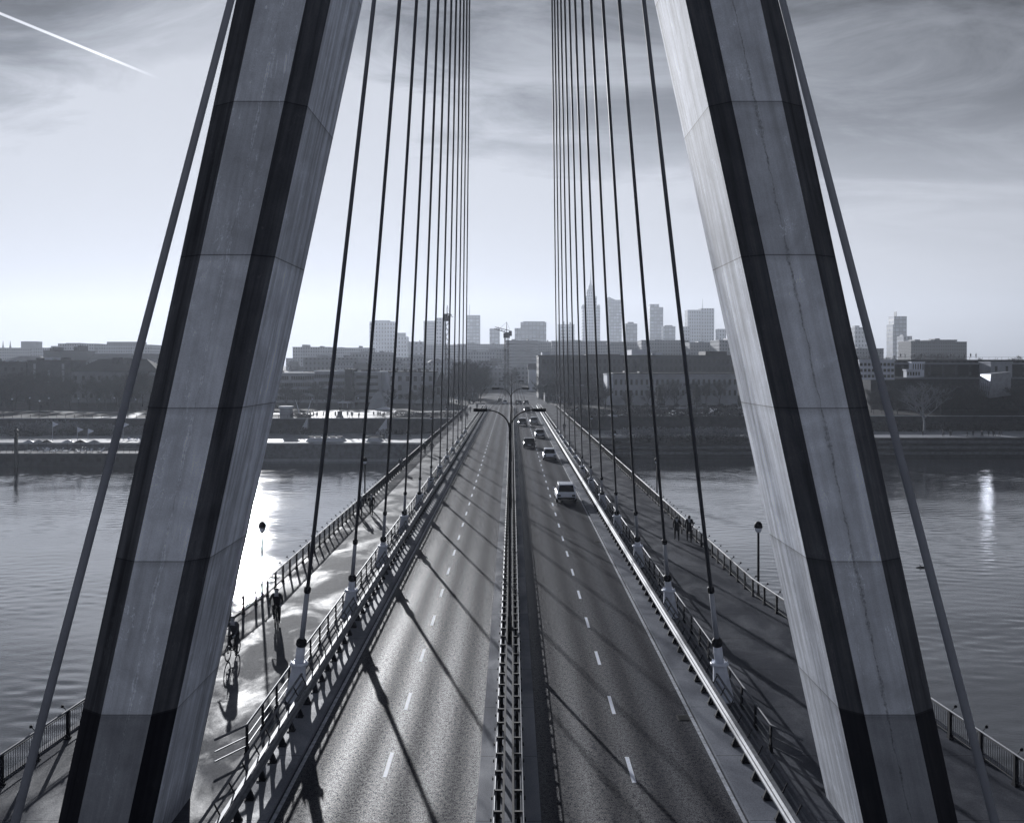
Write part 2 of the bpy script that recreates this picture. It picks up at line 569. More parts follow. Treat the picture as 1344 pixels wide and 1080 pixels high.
# ------------------------------------------------------------------ water and ground
import numpy as np
WX, WY0, WY1 = 300.0, -30.0, 275.0
gx = np.arange(-WX, WX + .01, 0.55)
gy = np.concatenate([np.arange(WY0, WY1 + .01, 0.36)])
gy[-1] = WY1
XX, YY = np.meshgrid(gx, gy)
rs = np.random.RandomState(5)
def wavesum(n, l0, l1, slope, spread):
    z = np.zeros_like(XX)
    for i in range(n):
        lam = l0 * (l1 / l0) ** rs.rand()
        a = math.pi / 2 + rs.randn() * spread
        kx, ky = math.cos(a) * 2 * math.pi / lam, math.sin(a) * 2 * math.pi / lam
        wob = 0.9 * np.sin(XX * .021 * rs.rand() + YY * .017 * rs.rand() + rs.rand() * 6.28) + .6 * np.sin(XX * .06 * rs.rand() - YY * .05 * rs.rand())
        z += slope * lam / (2 * math.pi) * np.sin(kx * XX + ky * YY + wob * 2.2 + rs.rand() * 6.28)
    return z
slick = np.zeros_like(XX)
for i in range(14):
    lam = 25 * 6 ** rs.rand()
    a = rs.randn() * .35 + math.pi / 2
    slick += np.sin(2 * math.pi / lam * (math.cos(a) * XX + math.sin(a) * YY) + 1.6 * np.sin(XX / 37 + rs.rand() * 6) + rs.rand() * 6.28)
slick = 1 / (1 + np.exp(-slick * .8))
ZZ = (wavesum(34, 1.1, 2.8, .0075, .9) * (.35 + .85 * slick) + wavesum(6, 9, 26, .003, .8))
edge = np.clip((WX - np.abs(XX)) / 25, 0, 1) * np.clip((YY - WY0) / 20, 0, 1) * np.clip((WY1 - YY) / 3, 0, 1)
ZZ = ZZ * edge + ZW
nxw, nyw = len(gx), len(gy)
me = bpy.data.meshes.new('water')
co = np.stack([XX.ravel(), YY.ravel(), ZZ.ravel()], 1).astype(np.float32)
idx = np.arange(nxw * nyw).reshape(nyw, nxw)
quads = np.stack([idx[:-1, :-1].ravel(), idx[:-1, 1:].ravel(), idx[1:, 1:].ravel(), idx[1:, :-1].ravel()], 1).astype(np.int32)
me.vertices.add(len(co))
me.vertices.foreach_set('co', co.ravel())
me.loops.add(quads.size)
me.loops.foreach_set('vertex_index', quads.ravel())
me.polygons.add(len(quads))
me.polygons.foreach_set('loop_start', np.arange(0, quads.size, 4, dtype=np.int32))
me.polygons.foreach_set('use_smooth', np.ones(len(quads), dtype=bool))
me.update(calc_edges=True)
me.materials.append(MAT['water'])
o = bpy.data.objects.new('water', me)
C.objects.link(o)
struct(o)
b = MB()
for x0, x1, y0, y1 in ((-3000, -WX, -420, WY1), (WX, 3000, -420, WY1), (-WX, WX, -420, WY0)):
    b.add([(x0, y0, ZW), (x1, y0, ZW), (x1, y1, ZW), (x0, y1, ZW)], [(0, 1, 2, 3)])
struct(b.build('water', 'water'))

b = MB()
xs = [-3000, -1500, -800, -400, -250, -150, -80, -40, -15, 15, 40, 80, 110, 150, 200, 260, 400, 800, 1500, 3000]
ys = [0, 330, 360, 400, 430, 470, 520, 560, 600, 640, 680, 720, 760, 800, 850, 900, 950, 1100, 1400, 2000, 3000, 3900]
vs, fs = [], []
for j, y in enumerate(ys):
    for i, x in enumerate(xs):
        yy = y if j else (297.6 if x < 14 else 312.6)
        vs.append((x, yy, ground_z(x, yy)))
nx = len(xs)
for j in range(len(ys) - 1):
    for i in range(nx - 1):
        fs.append((j * nx + i, j * nx + i + 1, (j + 1) * nx + i + 1, (j + 1) * nx + i))
b.add(vs, fs)
struct(b.build('ground', 'lawn'))

# lower promenades (left and right bank)
b = MB()
b.box(-900, 13.5, 261.9, 296.9, ZP - 1.2, ZP)
struct(b.build('promenade', 'paving'))
b = MB()
b.box(13.6, 900, 279.0, 311.9, ZP - 1.0, ZP + 0.05)
struct(b.build('promenade', 'sand'))

# quay wall on the left bank
t = thing('quay_wall', 'long grey quay wall rising from the water on the left bank', 'wall', (-150, 261, ZW))
b = MB()
b.box(-750, 163, 0, 0.9, -1.0, 4.3)
b.build('wall', 'wall_stone', t)
b = MB()
b.box(-750, 163, -0.25, 0.9, 4.302, 4.72)
b.build('coping', 'paving', t)
b = MB()
b.box(-750, 163, -0.9, -0.003, -1.0, 0.55)
b.build('footing', 'concrete_light', t)
for x0, x1 in ((46, 60), (62, 77), (20, 40)):
    b = MB()
    b.box(x0, x1, -0.06, -0.003, 0.7, 2.6)
    b.build('panel', 'wall_dark', t)

# stone terraces on the right bank
t = thing('terrace_steps', 'dark stone steps going down to the water on the right bank', 'steps', (150, 271, ZW))
for i in range(7):
    b = MB()
    b.box(-136.4, 750, i * 1.14, 8.0, i * 0.672 - (1.0 if i == 0 else 0) + 0.002, (i + 1) * 0.672)
    b.build('step', 'wall_stone' if i % 2 else 'wall_dark', t)

# upper retaining walls
t = thing('retaining_wall', 'dark retaining wall above the left bank promenade', 'wall', (-150, 297, ZP))
b = MB()
b.box(-750, 138, 0, 0.6, -0.5, 4.25)
b.build('wall', 'wall_dark', t)
b = MB()
b.box(-750, 138, -0.15, 0.75, 4.252, 4.5)
b.build('coping', 'paving', t)
pp = MB().box(-0.05, 0.05, 0.2, 0.3, 4.5, 5.4).build('post', 'dark_metal', t, (-40, 0, 0))
for i in range(60):
    copy_part(pp, t, (-38 + i * 2.6, 0, 0))
b = MB()
b.box(-45, 135, 0.22, 0.28, 5.36, 5.42)
b.build('handrail', 'dark_metal', t)
t = thing('retaining_wall', 'dark grass topped retaining wall above the right bank promenade', 'wall', (150, 312, ZP))
b = MB()
b.box(-136, 750, 0, 0.6, -0.5, 4.2)
b.build('wall', 'wall_dark', t)
b = MB()
b.box(-136, 750, -0.15, 0.75, 4.202, 4.42)
b.build('coping', 'concrete_light', t)

# plaza and paths on the upper bank
def sheet(name, poly, z, m):
    bb = MB()
    bb.add([(x, y, ground_z(x, y) + z) for x, y in poly], [tuple(range(len(poly)))])
    return struct(bb.build(name, m))

sheet('plaza', [(-66, 298), (-36, 298), (-40, 352), (-66, 352)], 0.06, 'paving')
sheet('path', [(-120, 330), (-66.5, 322), (-66.5, 328), (-120, 336)], 0.05, 'paving')
sheet('path', [(-170, 345), (-120.5, 331), (-120.5, 334), (-170, 350)], 0.05, 'paving')
sheet('path', [(-125, 300), (-112, 300), (-119.5, 329), (-122, 329)], 0.07, 'paving')
sheet('path', [(-39, 312), (-16, 330), (-16, 334), (-39, 318)], 0.05, 'paving')
sheet('path', [(-39, 326), (-16, 352), (-16, 356), (-39, 332)], 0.05, 'paving')
sheet('car_park', [(40, 345), (112, 345), (112, 384), (40, 384)], 0.05, 'asphalt')
sheet('path', [(16, 316), (110, 322), (110, 325), (16, 320)], 0.05, 'paving')

# ------------------------------------------------------------------ bridge deck, carriageways, pavements
Y0, Y1 = -60.0, 300.0
def strip(name, x0, x1, ya, yb, dz, m, step=15.0):
    bb = MB()
    n = max(1, int((yb - ya) / step))
    vs, fs = [], []
    for i in range(n + 1):
        y = ya + (yb - ya) * i / n
        z = road_z(y) + dz
        vs += [(x0, y, z), (x1, y, z)]
    for i in range(n):
        fs.append((2 * i, 2 * i + 1, 2 * i + 3, 2 * i + 2))
    bb.add(vs, fs)
    return struct(bb.build(name, m))

def edge_x(y, off=0.0):
    """half width of the deck: wider round the pylon legs"""
    if y < 0.3: e = 13.05 if y < -0.01 else 13.05
    if y <= 28: e = 15.1 if y > 26.9 - 1 else 15.1
    elif y < 54.5: e = 15.1 - (y - 28) / 26.5 * 2.05
    else: e = 13.05
    return e + off

poly_r = [(15.1, Y0), (15.1, 28), (13.05, 54.5), (13.05, Y1)]
b = MB()
pl = [(x + 0.4, y) for x, y in poly_r] + [(-x - 0.4, y) for x, y in reversed(poly_r)]
b.prism(pl, -1.6, -0.02)
struct(b.build('bridge_deck', 'concrete_dark'))
for s in (-1, 1):
    b = MB()
    b.box(min(s * 9.0, s * 11.0), max(s * 9.0, s * 11.0), Y0, Y1, -3.6, -1.603)
    struct(b.build('bridge_girder', 'concrete_dark'))
strip('road', -6.6, -0.9, Y0, 950, 0.0, 'asphalt')
strip('road', 0.9, 6.6, Y0, 950, 0.0, 'asphalt')
for s in (-1, 1):
    b = MB()
    xa, xb = sorted((s * 6.602, s * 7.9))
    b.box(xa, xb, Y0, Y1, -0.015, 0.12)
    struct(b.build('kerb', 'kerb_concrete'))
    b = MB()
    inner = [(7.903, Y0), (7.903, Y1)]
    outer = [(x + 0.15, y) for x, y in poly_r]
    pg = outer + list(reversed(inner))
    b.prism([(s * x, y) for x, y in pg], -0.016, 0.118)
    struct(b.build('pavement', 'pavement', fix=True))
    b = MB()
    pg = [(x + 0.4, y) for x, y in poly_r] + [(x + 0.153, y) for x, y in reversed(poly_r)]
    b.prism([(s * x, y) for x, y in pg], -0.018, 0.17)
    struct(b.build('kerb', 'kerb_concrete', fix=True))
b = MB()
b.box(-0.898, 0.898, Y0, Y1, -0.014, 0.10)
struct(b.build('median_strip', 'kerb_concrete'))
strip('median_strip', -0.9, 0.9, Y1, 950, 0.05, 'kerb_concrete')
for s in (-1, 1):
    strip('pavement', min(s * 6.7, s * 13.4), max(s * 6.7, s * 13.4), Y1, 640, 0.08, 'pavement')
# embankment carrying the street down to the upper bank
b = MB()
rings = []
for i in range(12):
    y = 300 + i * 13
    z = road_z(y) - 0.04
    rings.append([(-14, y, -4.5), (14, y, -4.5), (14, y, z), (-14, y, z)])
b.loft(rings)
struct(b.build('embankment', 'soil', fix=True))
# lane markings, and painted light along the kerb edges
for s, ph in ((-1, 31.8), (1, 31.4)):
    b = MB()
    y = ph - 1 - 72
    while y < 500:
        if y > Y0:
            za, zb = road_z(y) + 0.005, road_z(y + 2) + 0.005
            x = s * 3.77
            b.add([(x - .065, y, za), (x + .065, y, za), (x + .065, y + 2, zb), (x - .065, y + 2, zb)], [(0, 1, 2, 3)])
        y += 6
    struct(b.build('lane_marking', 'line_paint'))
    xa, xb = sorted((s * 6.42, s * 6.54))
    strip('lane_marking', xa, xb, Y0, 500, 0.006, 'kerb_glint')  # no marking: pale strip painted as light on the kerb's top edge

# drain covers
for x, y in ((6.18, 36.0), (6.18, 72)):
    b = MB()
    b.box(-.22, .22, -.3, .3, 0.0, 0.008)
    for i in range(5):
        b.box(-.18, .18, -.24 + i * .11, -.2 + i * .11, 0.008, 0.02)
    o = b.build('drain_cover', 'dark_metal', None, (x, y, 0.001))
    tag(o, 'small rectangular drain cover in the road by the %s kerb, %s the pylon' % ('right' if x > 0 else 'left', 'nearer' if y < 50 else 'farther from'), 'drain')

# piers under the far end
for y in (266, 283):
    t = thing('bridge_pier', 'concrete pier under the far end of the bridge, %s' % ('by the water' if y == 266 else 'against the retaining wall'), 'pier', (0, y, ZP))
    for s in (-1, 1):
        MB().lathe(s * 10, 0, [(0.9, 0.06), (0.9, 3.7)], 16).build('column', 'concrete_dark', t)

# ------------------------------------------------------------------ pylon
YP = 25.0
t = thing('bridge_pylon', 'huge A shaped concrete bridge pylon straddling the road', 'pylon', (0, YP + 2.3, 0))
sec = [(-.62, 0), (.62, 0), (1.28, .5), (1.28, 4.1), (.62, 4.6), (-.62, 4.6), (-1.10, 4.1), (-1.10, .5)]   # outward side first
def leg_x(z):
    return 10.26 - 0.2165 * z
for s in (-1, 1):
    b = MB()
    rings = []
    for z in (ZW - 2, 0, 12, 24, 36, 43.5):
        cx = leg_x(z)
        rings.append([(s * cx + s * px, py - 2.3, z) for px, py in sec])
    n = 8
    for i in range(len(rings) - 1):
        for j in range(n):
            kx = (j + 1) % n
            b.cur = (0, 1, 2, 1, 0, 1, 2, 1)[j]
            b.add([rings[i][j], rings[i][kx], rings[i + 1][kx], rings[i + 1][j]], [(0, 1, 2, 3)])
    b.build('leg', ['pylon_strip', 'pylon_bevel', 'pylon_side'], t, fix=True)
b = MB()
b.cur = 0
b.loft([[(x * a, y * c, z) for x, y in ((-.6, -1), (.6, -1), (1, -.6), (1, .6), (.6, 1), (-.6, 1), (-1, .6), (-1, -.6))] for z, a, c in ((42.5, 2.2, 2.25), (47, 1.75, 2.1), (60, 1.3, 1.9), (75, 1.1, 1.7))])
b.build('mast', 'pylon_side', t, fix=True)
for s in (-1, 1):
    b = MB()
    b.box(s * 10.3 - 2.2, s * 10.3 + 2.2, -3.2, 3.2, -14, -9.5)
    b.build('footing', 'concrete_dark', t)
b = MB()
b.box(-9.5, 9.5, -1.6, 1.6, -5.6, -3.7)
b.build('crossbeam', 'concrete_dark', t)

# small steel plate fixed low on the left leg's inner face
# ------------------------------------------------------------------ stay cables
ORD = ['first', 'second', 'third', 'fourth', 'fifth', 'sixth', 'seventh', 'eighth', 'ninth', 'tenth', 'eleventh', 'twelfth']
def stay(s, yb, zt, label):
    base = Vector((s * 7.95, yb, 0.12))
    top = Vector((s * 0.6, YP + 2.3, zt))
    t = thing('stay_cable', label, 'stay cable', tuple(base), 0, 'stay cables of the bridge')
    d = (top - base).normalized()
    L = (top - base).length
    q = lambda l: tuple(d * l)
    b = MB()
    b.path([q(4.3), q(L * .5), q(L)], .070, 8)
    b.build('cable', 'cable' if yb > 30 else 'cable_pale', t)
    b = MB()
    b.path([q(2.4), q(4.35)], [.098, .09], 10)
    b.build('guard_tube', 'cable_pale', t)
    b = MB()
    b.path([q(4.3), q(4.33), q(4.5), q(4.53)], [.1, .125, .125, .08], 10)
    b.build('collar', 'black', t)
    b = MB()
    b.path([q(1.4), q(2.22)], [.17, .16], 14)
    b.build('sleeve', 'white_paint', t)
    b = MB()
    b.path([q(2.2), q(2.24), q(2.4), q(2.52)], [.17, .2, .19, .09], 14)
    b.build('cap', 'black', t)
    b = MB()
    lean = lambda z: (d.x / d.z * z, d.y / d.z * z)
    rings = []
    for z, r in ((0.0, .44), (.06, .44), (.07, .40), (1.25, .26), (1.38, .26)):
        lx, ly = lean(z)
        rings.append([(lx + r * math.cos(R(22.5 + 45 * j)), ly + r * math.sin(R(22.5 + 45 * j)), z) for j in range(8)])
    b.loft(rings)
    b.build('pedestal', 'white_paint', t)
    lx, ly = lean(1.4)
    b = MB()
    b.lathe(lx, ly, [(.27, 1.382), (.34, 1.385), (.34, 1.45), (.19, 1.47)], 16)
    for j in range(8):
        a = R(45 * j)
        b.tube((lx + .29 * math.cos(a), ly + .29 * math.sin(a), 1.45), (lx + .29 * math.cos(a), ly + .29 * math.sin(a), 1.53), .022, n=6)
    b.build('flange', 'white_paint', t)
    return t
for s, side in ((-1, 'left'), (1, 'right')):
    for k in range(12):
        stay(s, 37.6 + 12.5 * k, 49 + 1.8 * k, '%s stay cable beyond the pylon, counted outward along the %s side of the road' % (ORD[k], side))
    stay(s, 12.9, 48.5, 'thick stay cable passing close outside the %s pylon leg on the camera side' % side)

# ------------------------------------------------------------------ railings and barriers
def resample(path, step):
    out = []
    for (x0, y0), (x1, y1) in zip(path, path[1:]):
        L = math.hypot(x1 - x0, y1 - y0)
        n = max(1, round(L / step))
        for i in range(n):
            f = i / n
            out.append((x0 + (x1 - x0) * f, y0 + (y1 - y0) * f))
    out.append(path[-1])
    return out

def posts(t, pts, proto_bm, mat, name='post', rz=None, most=96):
    first = proto_bm.build(name, mat, t, (pts[0][0], pts[0][1], 0))
    far = []
    for i, (x, y) in enumerate(pts[1:]):
        if i < most:
            copy_part(first, t, (x, y, 0))
        else:
            far.append((x, y))
    if far:
        bb = MB()
        for x, y in far:
            bb.add([(vx + x, vy + y, vz) for vx, vy, vz in proto_bm.v], proto_bm.f)
        bb.build(name, mat, t)['kind'] = 'stuff'

def outer_rail(s):
    side = 'left' if s < 0 else 'right'
    t = thing('pavement_railing', 'dark railing of upright bars along the outer edge of the %s pavement' % side, 'railing', (0, 0, 0.118))
    path = [(s * x, y) for x, y in ((15.1, 8), (15.1, 28), (13.05, 54.5), (13.05, 300))]
    pts = resample(path, 1.85)
    pb = MB()
    pb.box(-.045, .045, -.06, .06, 0, .93)
    pb.box(-.08, .08, -.11, .11, 0, .05)
    pb.box(-.06, .06, -.08, .08, .05, .16)
    pb.tube((s * .05, 0, .93), (s * .16, 0, 1.05), .012, n=5)
    pb.lathe(s * .18, 0, [(.02, 1.02), (.05, 1.04), (.05, 1.1), (.02, 1.12)], 8)
    posts(t, pts, pb, 'dark_metal')
    b = MB()
    b.path([(x, y, .93) for x, y in path], .035, 8)
    b.build('handrail', 'steel', t)
    b = MB()
    b.path([(x, y, .17) for x, y in path], .018, 6)
    b.path([(x, y, .86) for x, y in path], .015, 6)
    b.build('lower_rail', 'dark_metal', t)
    b = MB()
    for x, y in resample(path, .125):
        if y < 130:
            b.box(x - .007, x + .007, y - .007, y + .007, .18, .85)
        else:
            b.box(x - .006, x + .006, y - .006, y + .006, .18, .85)
    b.build('bar_infill', 'dark_metal', t)
outer_rail(-1)
outer_rail(1)

def inner_rail(s):
    side = 'left' if s < 0 else 'right'
    t = thing('walkway_railing', 'two rail steel railing with flat dark posts between the %s pavement and the cable anchors' % side, 'railing', (0, 0, 0.12))
    path = [(s * x, y) for x, y in ((9.05, 31.2), (8.4, 32.5), (8.4, 300))]
    pts = [(s * 8.4, 32.5 + 2.05 * i) for i in range(131)]
    pb = MB()
    pb.prism([(-.03, -.075), (.03, -.075), (.03, .075), (-.03, .075)], .03, .84)
    pb.box(-.07, .07, -.12, .12, 0, .035)
    pb.box(-.05, .05, -.1, .1, .035, .2)
    posts(t, pts, pb, 'dark_metal')
    b = MB()
    b.path([(x, y, .87) for x, y in path], .04, 8)
    b.build('handrail', 'steel', t)
    for z in (.5, .2):
        b = MB()
        b.path([(x, y, z) for x, y in path], .024, 6)
        b.build('rail', 'steel_dull', t)
inner_rail(-1)
inner_rail(1)

def wprof(x, s, z0, y0, y1, b):
    """corrugated guard rail beam facing s"""
    pf = [(0, 0), (.07, .04), (.07, .1), (.0, .14), (.0, .18), (.07, .22), (.07, .28), (0, .32)]
    ring = lambda y: [(x + s * p, y, z0 + q) for p, q in pf] + [(x + s * (p - .012), y, z0 + q) for p, q in reversed(pf)]
    b.loft([ring(y0), ring(y1)])

def road_barrier(s):
    side = 'left' if s < 0 else 'right'
    t = thing('guard_rail', 'steel crash barrier with a wide beam and thin upper rail along the %s kerb' % side, 'crash barrier', (0, 0, 0.12))
    pts = [(s * 7.42, 14 + 1.36 * i) for i in range(211)]
    pb = MB()
    pb.box(-.05, .05, -.06, .06, 0, .72)
    pb.box(-.16 if s > 0 else -.1, .1 if s > 0 else .16, -.13, .13, 0, .03)
    pb.add([(-s * .05, -.05, .03), (-s * .05, .05, .03), (-s * .16, .05, .03), (-s * .16, -.05, .03), (-s * .05, -.05, .3), (-s * .05, .05, .3)], [(0, 1, 5, 4), (3, 2, 5, 4) if False else (2, 3, 4, 5), (0, 4, 3), (1, 2, 5)])
    pb.path([(0, 0, .7), (s * .06, 0, .78), (s * .2, 0, 1.06)], .022, 5)
    posts(t, pts, pb, 'dark_metal')
    b = MB()
    wprof(s * 7.34, -s, .40, 10, 300, b)
    b.build('beam', 'steel', t, fix=True)
    b = MB()
    b.tube((s * 7.62, 10, 1.08), (s * 7.62, 300, 1.08), .04)
    b.build('upper_rail', 'steel', t)
    b = MB()
    b.tube((s * 7.6, 10, .80), (s * 7.6, 300, .80), .03)
    b.build('middle_rail', 'steel_dull', t)
    b = MB()
    b.box(min(s * 7.36, s * 7.46), max(s * 7.36, s * 7.46), 10, 300, .722, .76)
    b.build('top_plate', 'steel', t)
road_barrier(-1)
road_barrier(1)

def median_barrier(s):
    side = 'left' if s < 0 else 'right'
    t = thing('median_barrier', 'double steel crash barrier on the median, the one facing the %s carriageway' % side, 'crash barrier', (0, 0, 0.10))
    pts = [(s * .27, 12 + 1.32 * i) for i in range(218)]
    pb = MB()
    pb.box(-.05, .05, -.045, .045, 0, .70)
    pb.box(-.15, .15, -.045, .045, .70, .76)
    pb.box(-.1, .1, -.1, .1, 0, .03)
    pb.box(-.04 if s > 0 else -.2, .2 if s > 0 else .04, -.05, .05, .5, .58)
    posts(t, pts, pb, 'black')
    b = MB()
    wprof(s * .34, s, .40, 10, 300, b)
    b.build('beam', 'steel', t, fix=True)
    b = MB()
    b.box(min(s * .10, s * .16), max(s * .10, s * .16), 10, 300, .60, .765)
    b.build('inner_rail', 'dark_metal', t)
    b = MB()
    b.tube((s * .40, 10, .76), (s * .40, 300, .76), .02, n=6)
    b.build('top_rail', 'steel', t)
median_barrier(-1)
median_barrier(1)

# ------------------------------------------------------------------ lamps
def street_lamp():
    t = thing('street_lamp', 'tall double arm street lamp on the median, the nearest one', 'street lamp', (0, 45.3, 0.1), 0, 'double arm lamps along the median')
    b = MB()
    b.lathe(0, 0, [(.17, 0), (.17, .05), (.10, .08), (.10, 1.2), (.075, 1.25), (.045, 9.7), (.045, 9.85)], 12)
    b.build('pole', 'dark_metal', t)
    for s in (-1, 1):
        b = MB()
        p = [(0, 0, 9.6)]
        for i in range(9):
            a = i / 8
            p.append((s * (.03 + 1.0 * (1 - math.cos(a * math.pi / 2)) * .9 + .12 * a), 0, 9.7 + .72 * math.sin(a * math.pi / 2)))
        b.path(p, [.042] + [.036 - .0015 * i for i in range(9)], 8)
        b.build('arm', 'dark_metal', t)
        x = p[-1][0]
        z = p[-1][2]
        b = MB()
        b.loft([[(s * 1 * (x * s - .05 + dx), wy * k, z - .02 + h) for wy, h in ((-.13, 0), (-.09, .09), (.09, .09), (.13, 0), (.08, -.05), (-.08, -.05))] for dx, k in ((0, .4), (.15, 1), (.5, 1), (.62, .5))])
        hd = b.build('lamp_head', 'dark_metal', t, fix=True)
        b = MB()
        b.box(min(s * .12, s * .5) + x - s * .0, max(s * .12, s * .5) + x, -.075, .075, z - .085, z - .073)
        b.build('lens', 'glass_pale', hd)
    return t
L0 = street_lamp()
for i, y in enumerate((88.5, 131.7, 175, 218, 262, 306, 350)):
    dup(L0, (0, y, road_z(y) + .1), 0, 'tall double arm street lamp on the median, %s from the camera' % ORD[i + 1])

def promenade_lamp():
    t = thing('pavement_lamp', 'slim lamp post with a mushroom shade outside the left railing, the nearest', 'lamp post', (-13.3, 54.3, -.2), 0, 'mushroom lamps along the pavement edge')
    b = MB()
    b.lathe(0, 0, [(.09, 0), (.09, .5), (.07, .6), (.06, 3.78)], 10)
    b.build('pole', 'dark_metal', t)
    b = MB()
    b.lathe(0, 0, [(.04, 3.76), (.13, 3.80), (.17, 3.9), (.19, 4.02), (.19, 4.06)], 16)
    b.build('diffuser', 'white_paint', t)
    b = MB()
    b.lathe(0, 0, [(.2, 4.02), (.225, 4.03), (.225, 4.1), (.2, 4.22), (.13, 4.33), (.04, 4.37), (.02, 4.37)], 16)
    b.build('lamp_shade', 'black', t)
    b = MB()
    b.box(0, .13, -.03, .03, .05, .12)
    b.build('bracket', 'dark_metal', t)
    return t
PL = promenade_lamp()
for s in (-1, 1):
    for i in range(7):
        if s < 0 and i == 0:
            continue
        y = 54.3 + 38 * i
        dup(PL, (s * 13.3, y, -.2), 0 if s < 0 else math.pi, 'slim lamp post with a mushroom shade outside the %s railing, %s beyond the pylon' % ('left' if s < 0 else 'right', ORD[i]))
# ------------------------------------------------------------------ vehicles
def car(label, paint, loc, kind='hatchback', L=4.3, Wd=1.8, H=1.5, rz=0.0, group='cars driving away over the bridge', cat='car'):
    """front towards +Y, seen from behind"""
    t = thing('parked_car' if group.startswith('parked') else 'car', label, cat, loc, rz, group)
    h = Wd / 2
    suv = kind == 'suv'
    zb = .30 if suv else .22
    belt = .60 * H
    def ring(y, w, z0, z1, sh):
        return [(-w + .06, y, z0), (w - .06, y, z0), (w, y, z0 + .12), (w, y, z1 - sh), (w - .10, y, z1), (-w + .10, y, z1), (-w, y, z1 - sh), (-w, y, z0 + .12)]
    b = MB()
    b.loft([ring(-L / 2, h * .84, zb + .12, belt * .86, .10), ring(-L / 2 + .10, h * .94, zb + .04, belt * .97, .10),
            ring(-L / 2 + .6, h, zb, belt * 1.02, .08), ring(0, h, zb, belt, .08), ring(L / 2 - 1.2, h, zb, belt * .97, .1),
            ring(L / 2 - .35, h * .95, zb + .03, belt * .82, .14), ring(L / 2, h * .8, zb + .12, belt * .66, .12)], smooth=False)
    # greenhouse
    ry0, ry1, fy1, fy0 = -L / 2 + .12, -L / 2 + (.34 if suv else .62), L * .10, L / 2 - 1.35
    wb, wt = h - .10, h - .26
    sed = kind == 'saloon'
    if sed:
        ry0, ry1 = -L / 2 + .75, -L / 2 + 1.35
    gh = [[(-wb, ry0, belt * .97), (wb, ry0, belt * .97), (wb, fy0, belt * .95), (-wb, fy0, belt * .95)],
          [(-wt - .03, ry1 - .05, H - .05), (wt + .03, ry1 - .05, H - .05), (wt + .03, fy1, H - .05), (-wt - .03, fy1, H - .05)],
          [(-wt + .06, ry1 + .05, H), (wt - .06, ry1 + .05, H), (wt - .06, fy1 - .12, H - .005), (-wt + .06, fy1 - .12, H - .005)]]
    b.loft(gh)
    b.build('body', paint, t, fix=True)
    lo, up = gh[0], gh[1]
    def pane(a, c, e, g, name, inset=.12):
        a, c, e, g = map(Vector, (a, c, e, g))
        nn = (c - a).cross(g - a).normalized()
        cc = (a + c + e + g) / 4
        q = [p.lerp(cc, inset) + nn * .012 for p in (a, c, e, g)]
        bb = MB()
        bb.add(q + [p - nn * .01 for p in q], [(0, 1, 2, 3), (7, 6, 5, 4), (0, 4, 5, 1), (1, 5, 6, 2), (2, 6, 7, 3), (3, 7, 4, 0)])
        return bb.build(name, 'glass_dark', t)
    pane(lo[0], lo[1], up[1], up[0], 'rear_window')
    pane(lo[2], lo[3], up[3], up[2], 'windscreen')
    pane(lo[1], lo[2], up[2], up[1], 'side_window')
    pane(lo[3], lo[0], up[0], up[3], 'side_window')
    for s in (-1, 1):
        b = MB()
        zt = belt * .60
        b.box(min(s * h * .55, s * h * .86), max(s * h * .55, s * h * .86), -L / 2 - .02, -L / 2 + .08, zt, zt + .17)
        b.build('tail_light', 'lamp_red', t)
        b = MB()
        b.box(min(s * (h - .02), s * (h + .17)), max(s * (h - .02), s * (h + .17)), fy0 - .25, fy0 - .13, belt * .95, belt * 1.10)
        b.build('wing_mirror', paint, t)
        b = MB()
        b.box(min(s * h * .5, s * h * .78), max(s * h * .5, s * h * .78), L / 2 - .07, L / 2 + .02, belt * .62, belt * .74)
        b.build('headlight', 'glass_pale', t)
        for y in (-L / 2 + .82, L / 2 - .85):
            r = .34 if suv else .31
            b = MB()
            b.path([(s * (h - .21), y, r), (s * (h - .19), y, r), (s * (h - .02), y, r), (s * (h + .005), y, r)], [r - .05, r, r, r - .04], 18)
            wh = b.build('wheel', 'tyre', t)
            b = MB()
            b.tube((s * (h - .1), y, r), (s * (h + .012), y, r), r * .62, n=12)
            b.build('rim', 'steel', wh)
    b = MB()
    b.box(-.27, .27, -L / 2 - .012, -L / 2 + .1, belt * .52, belt * .52 + .11)
    b.build('number_plate', 'white_paint', t)
    b = MB()
    b.box(-h * .86, h * .86, -L / 2 - .05, -L / 2 + .18, zb + .06, zb + .24)
    b.build('bumper', 'black', t)
    if suv:
        for s in (-1, 1):
            b = MB()
            b.path([(s * (wt - .02), ry1 + .1, H - .01), (s * (wt - .02), ry1 + .2, H + .05), (s * (wt - .02), fy1 - .3, H + .05), (s * (wt - .02), fy1 - .2, H - .01)], .02, 6)
            b.build('roof_rail', 'black', t)
    return t

car('white estate SUV in the right lane, the nearest car on the bridge', 'car_white', (5.05, 94.5, 0.0), 'suv', 4.6, 1.86, 1.68)
car('white hatchback in the right lane, next ahead of the white SUV', 'car_white', (5.1, 136.0, 0.0), 'hatchback', 4.2, 1.8, 1.5)
car('black saloon in the left lane beside the median, nearest of the dark cars', 'car_dark', (2.75, 156.0, 0.0), 'saloon', 4.6, 1.85, 1.45)
car('silver saloon in the right lane, just beyond the black saloon', 'car_silver', (4.95, 177.0, 0.0), 'saloon', 4.5, 1.8, 1.45)
car('dark grey estate in the left lane, second dark car along the median', 'car_grey', (2.3, 212.0, 0.0), 'suv', 4.5, 1.8, 1.6)
car('pale grey hatchback in the right lane level with a dark estate', 'car_silver', (4.85, 218.0, 0.0), 'hatchback', 4.1, 1.75, 1.5)
car('dark saloon just reaching the far end of the bridge', 'car_dark', (4.2, 274.0, 0.0), 'saloon', 4.5, 1.8, 1.45)
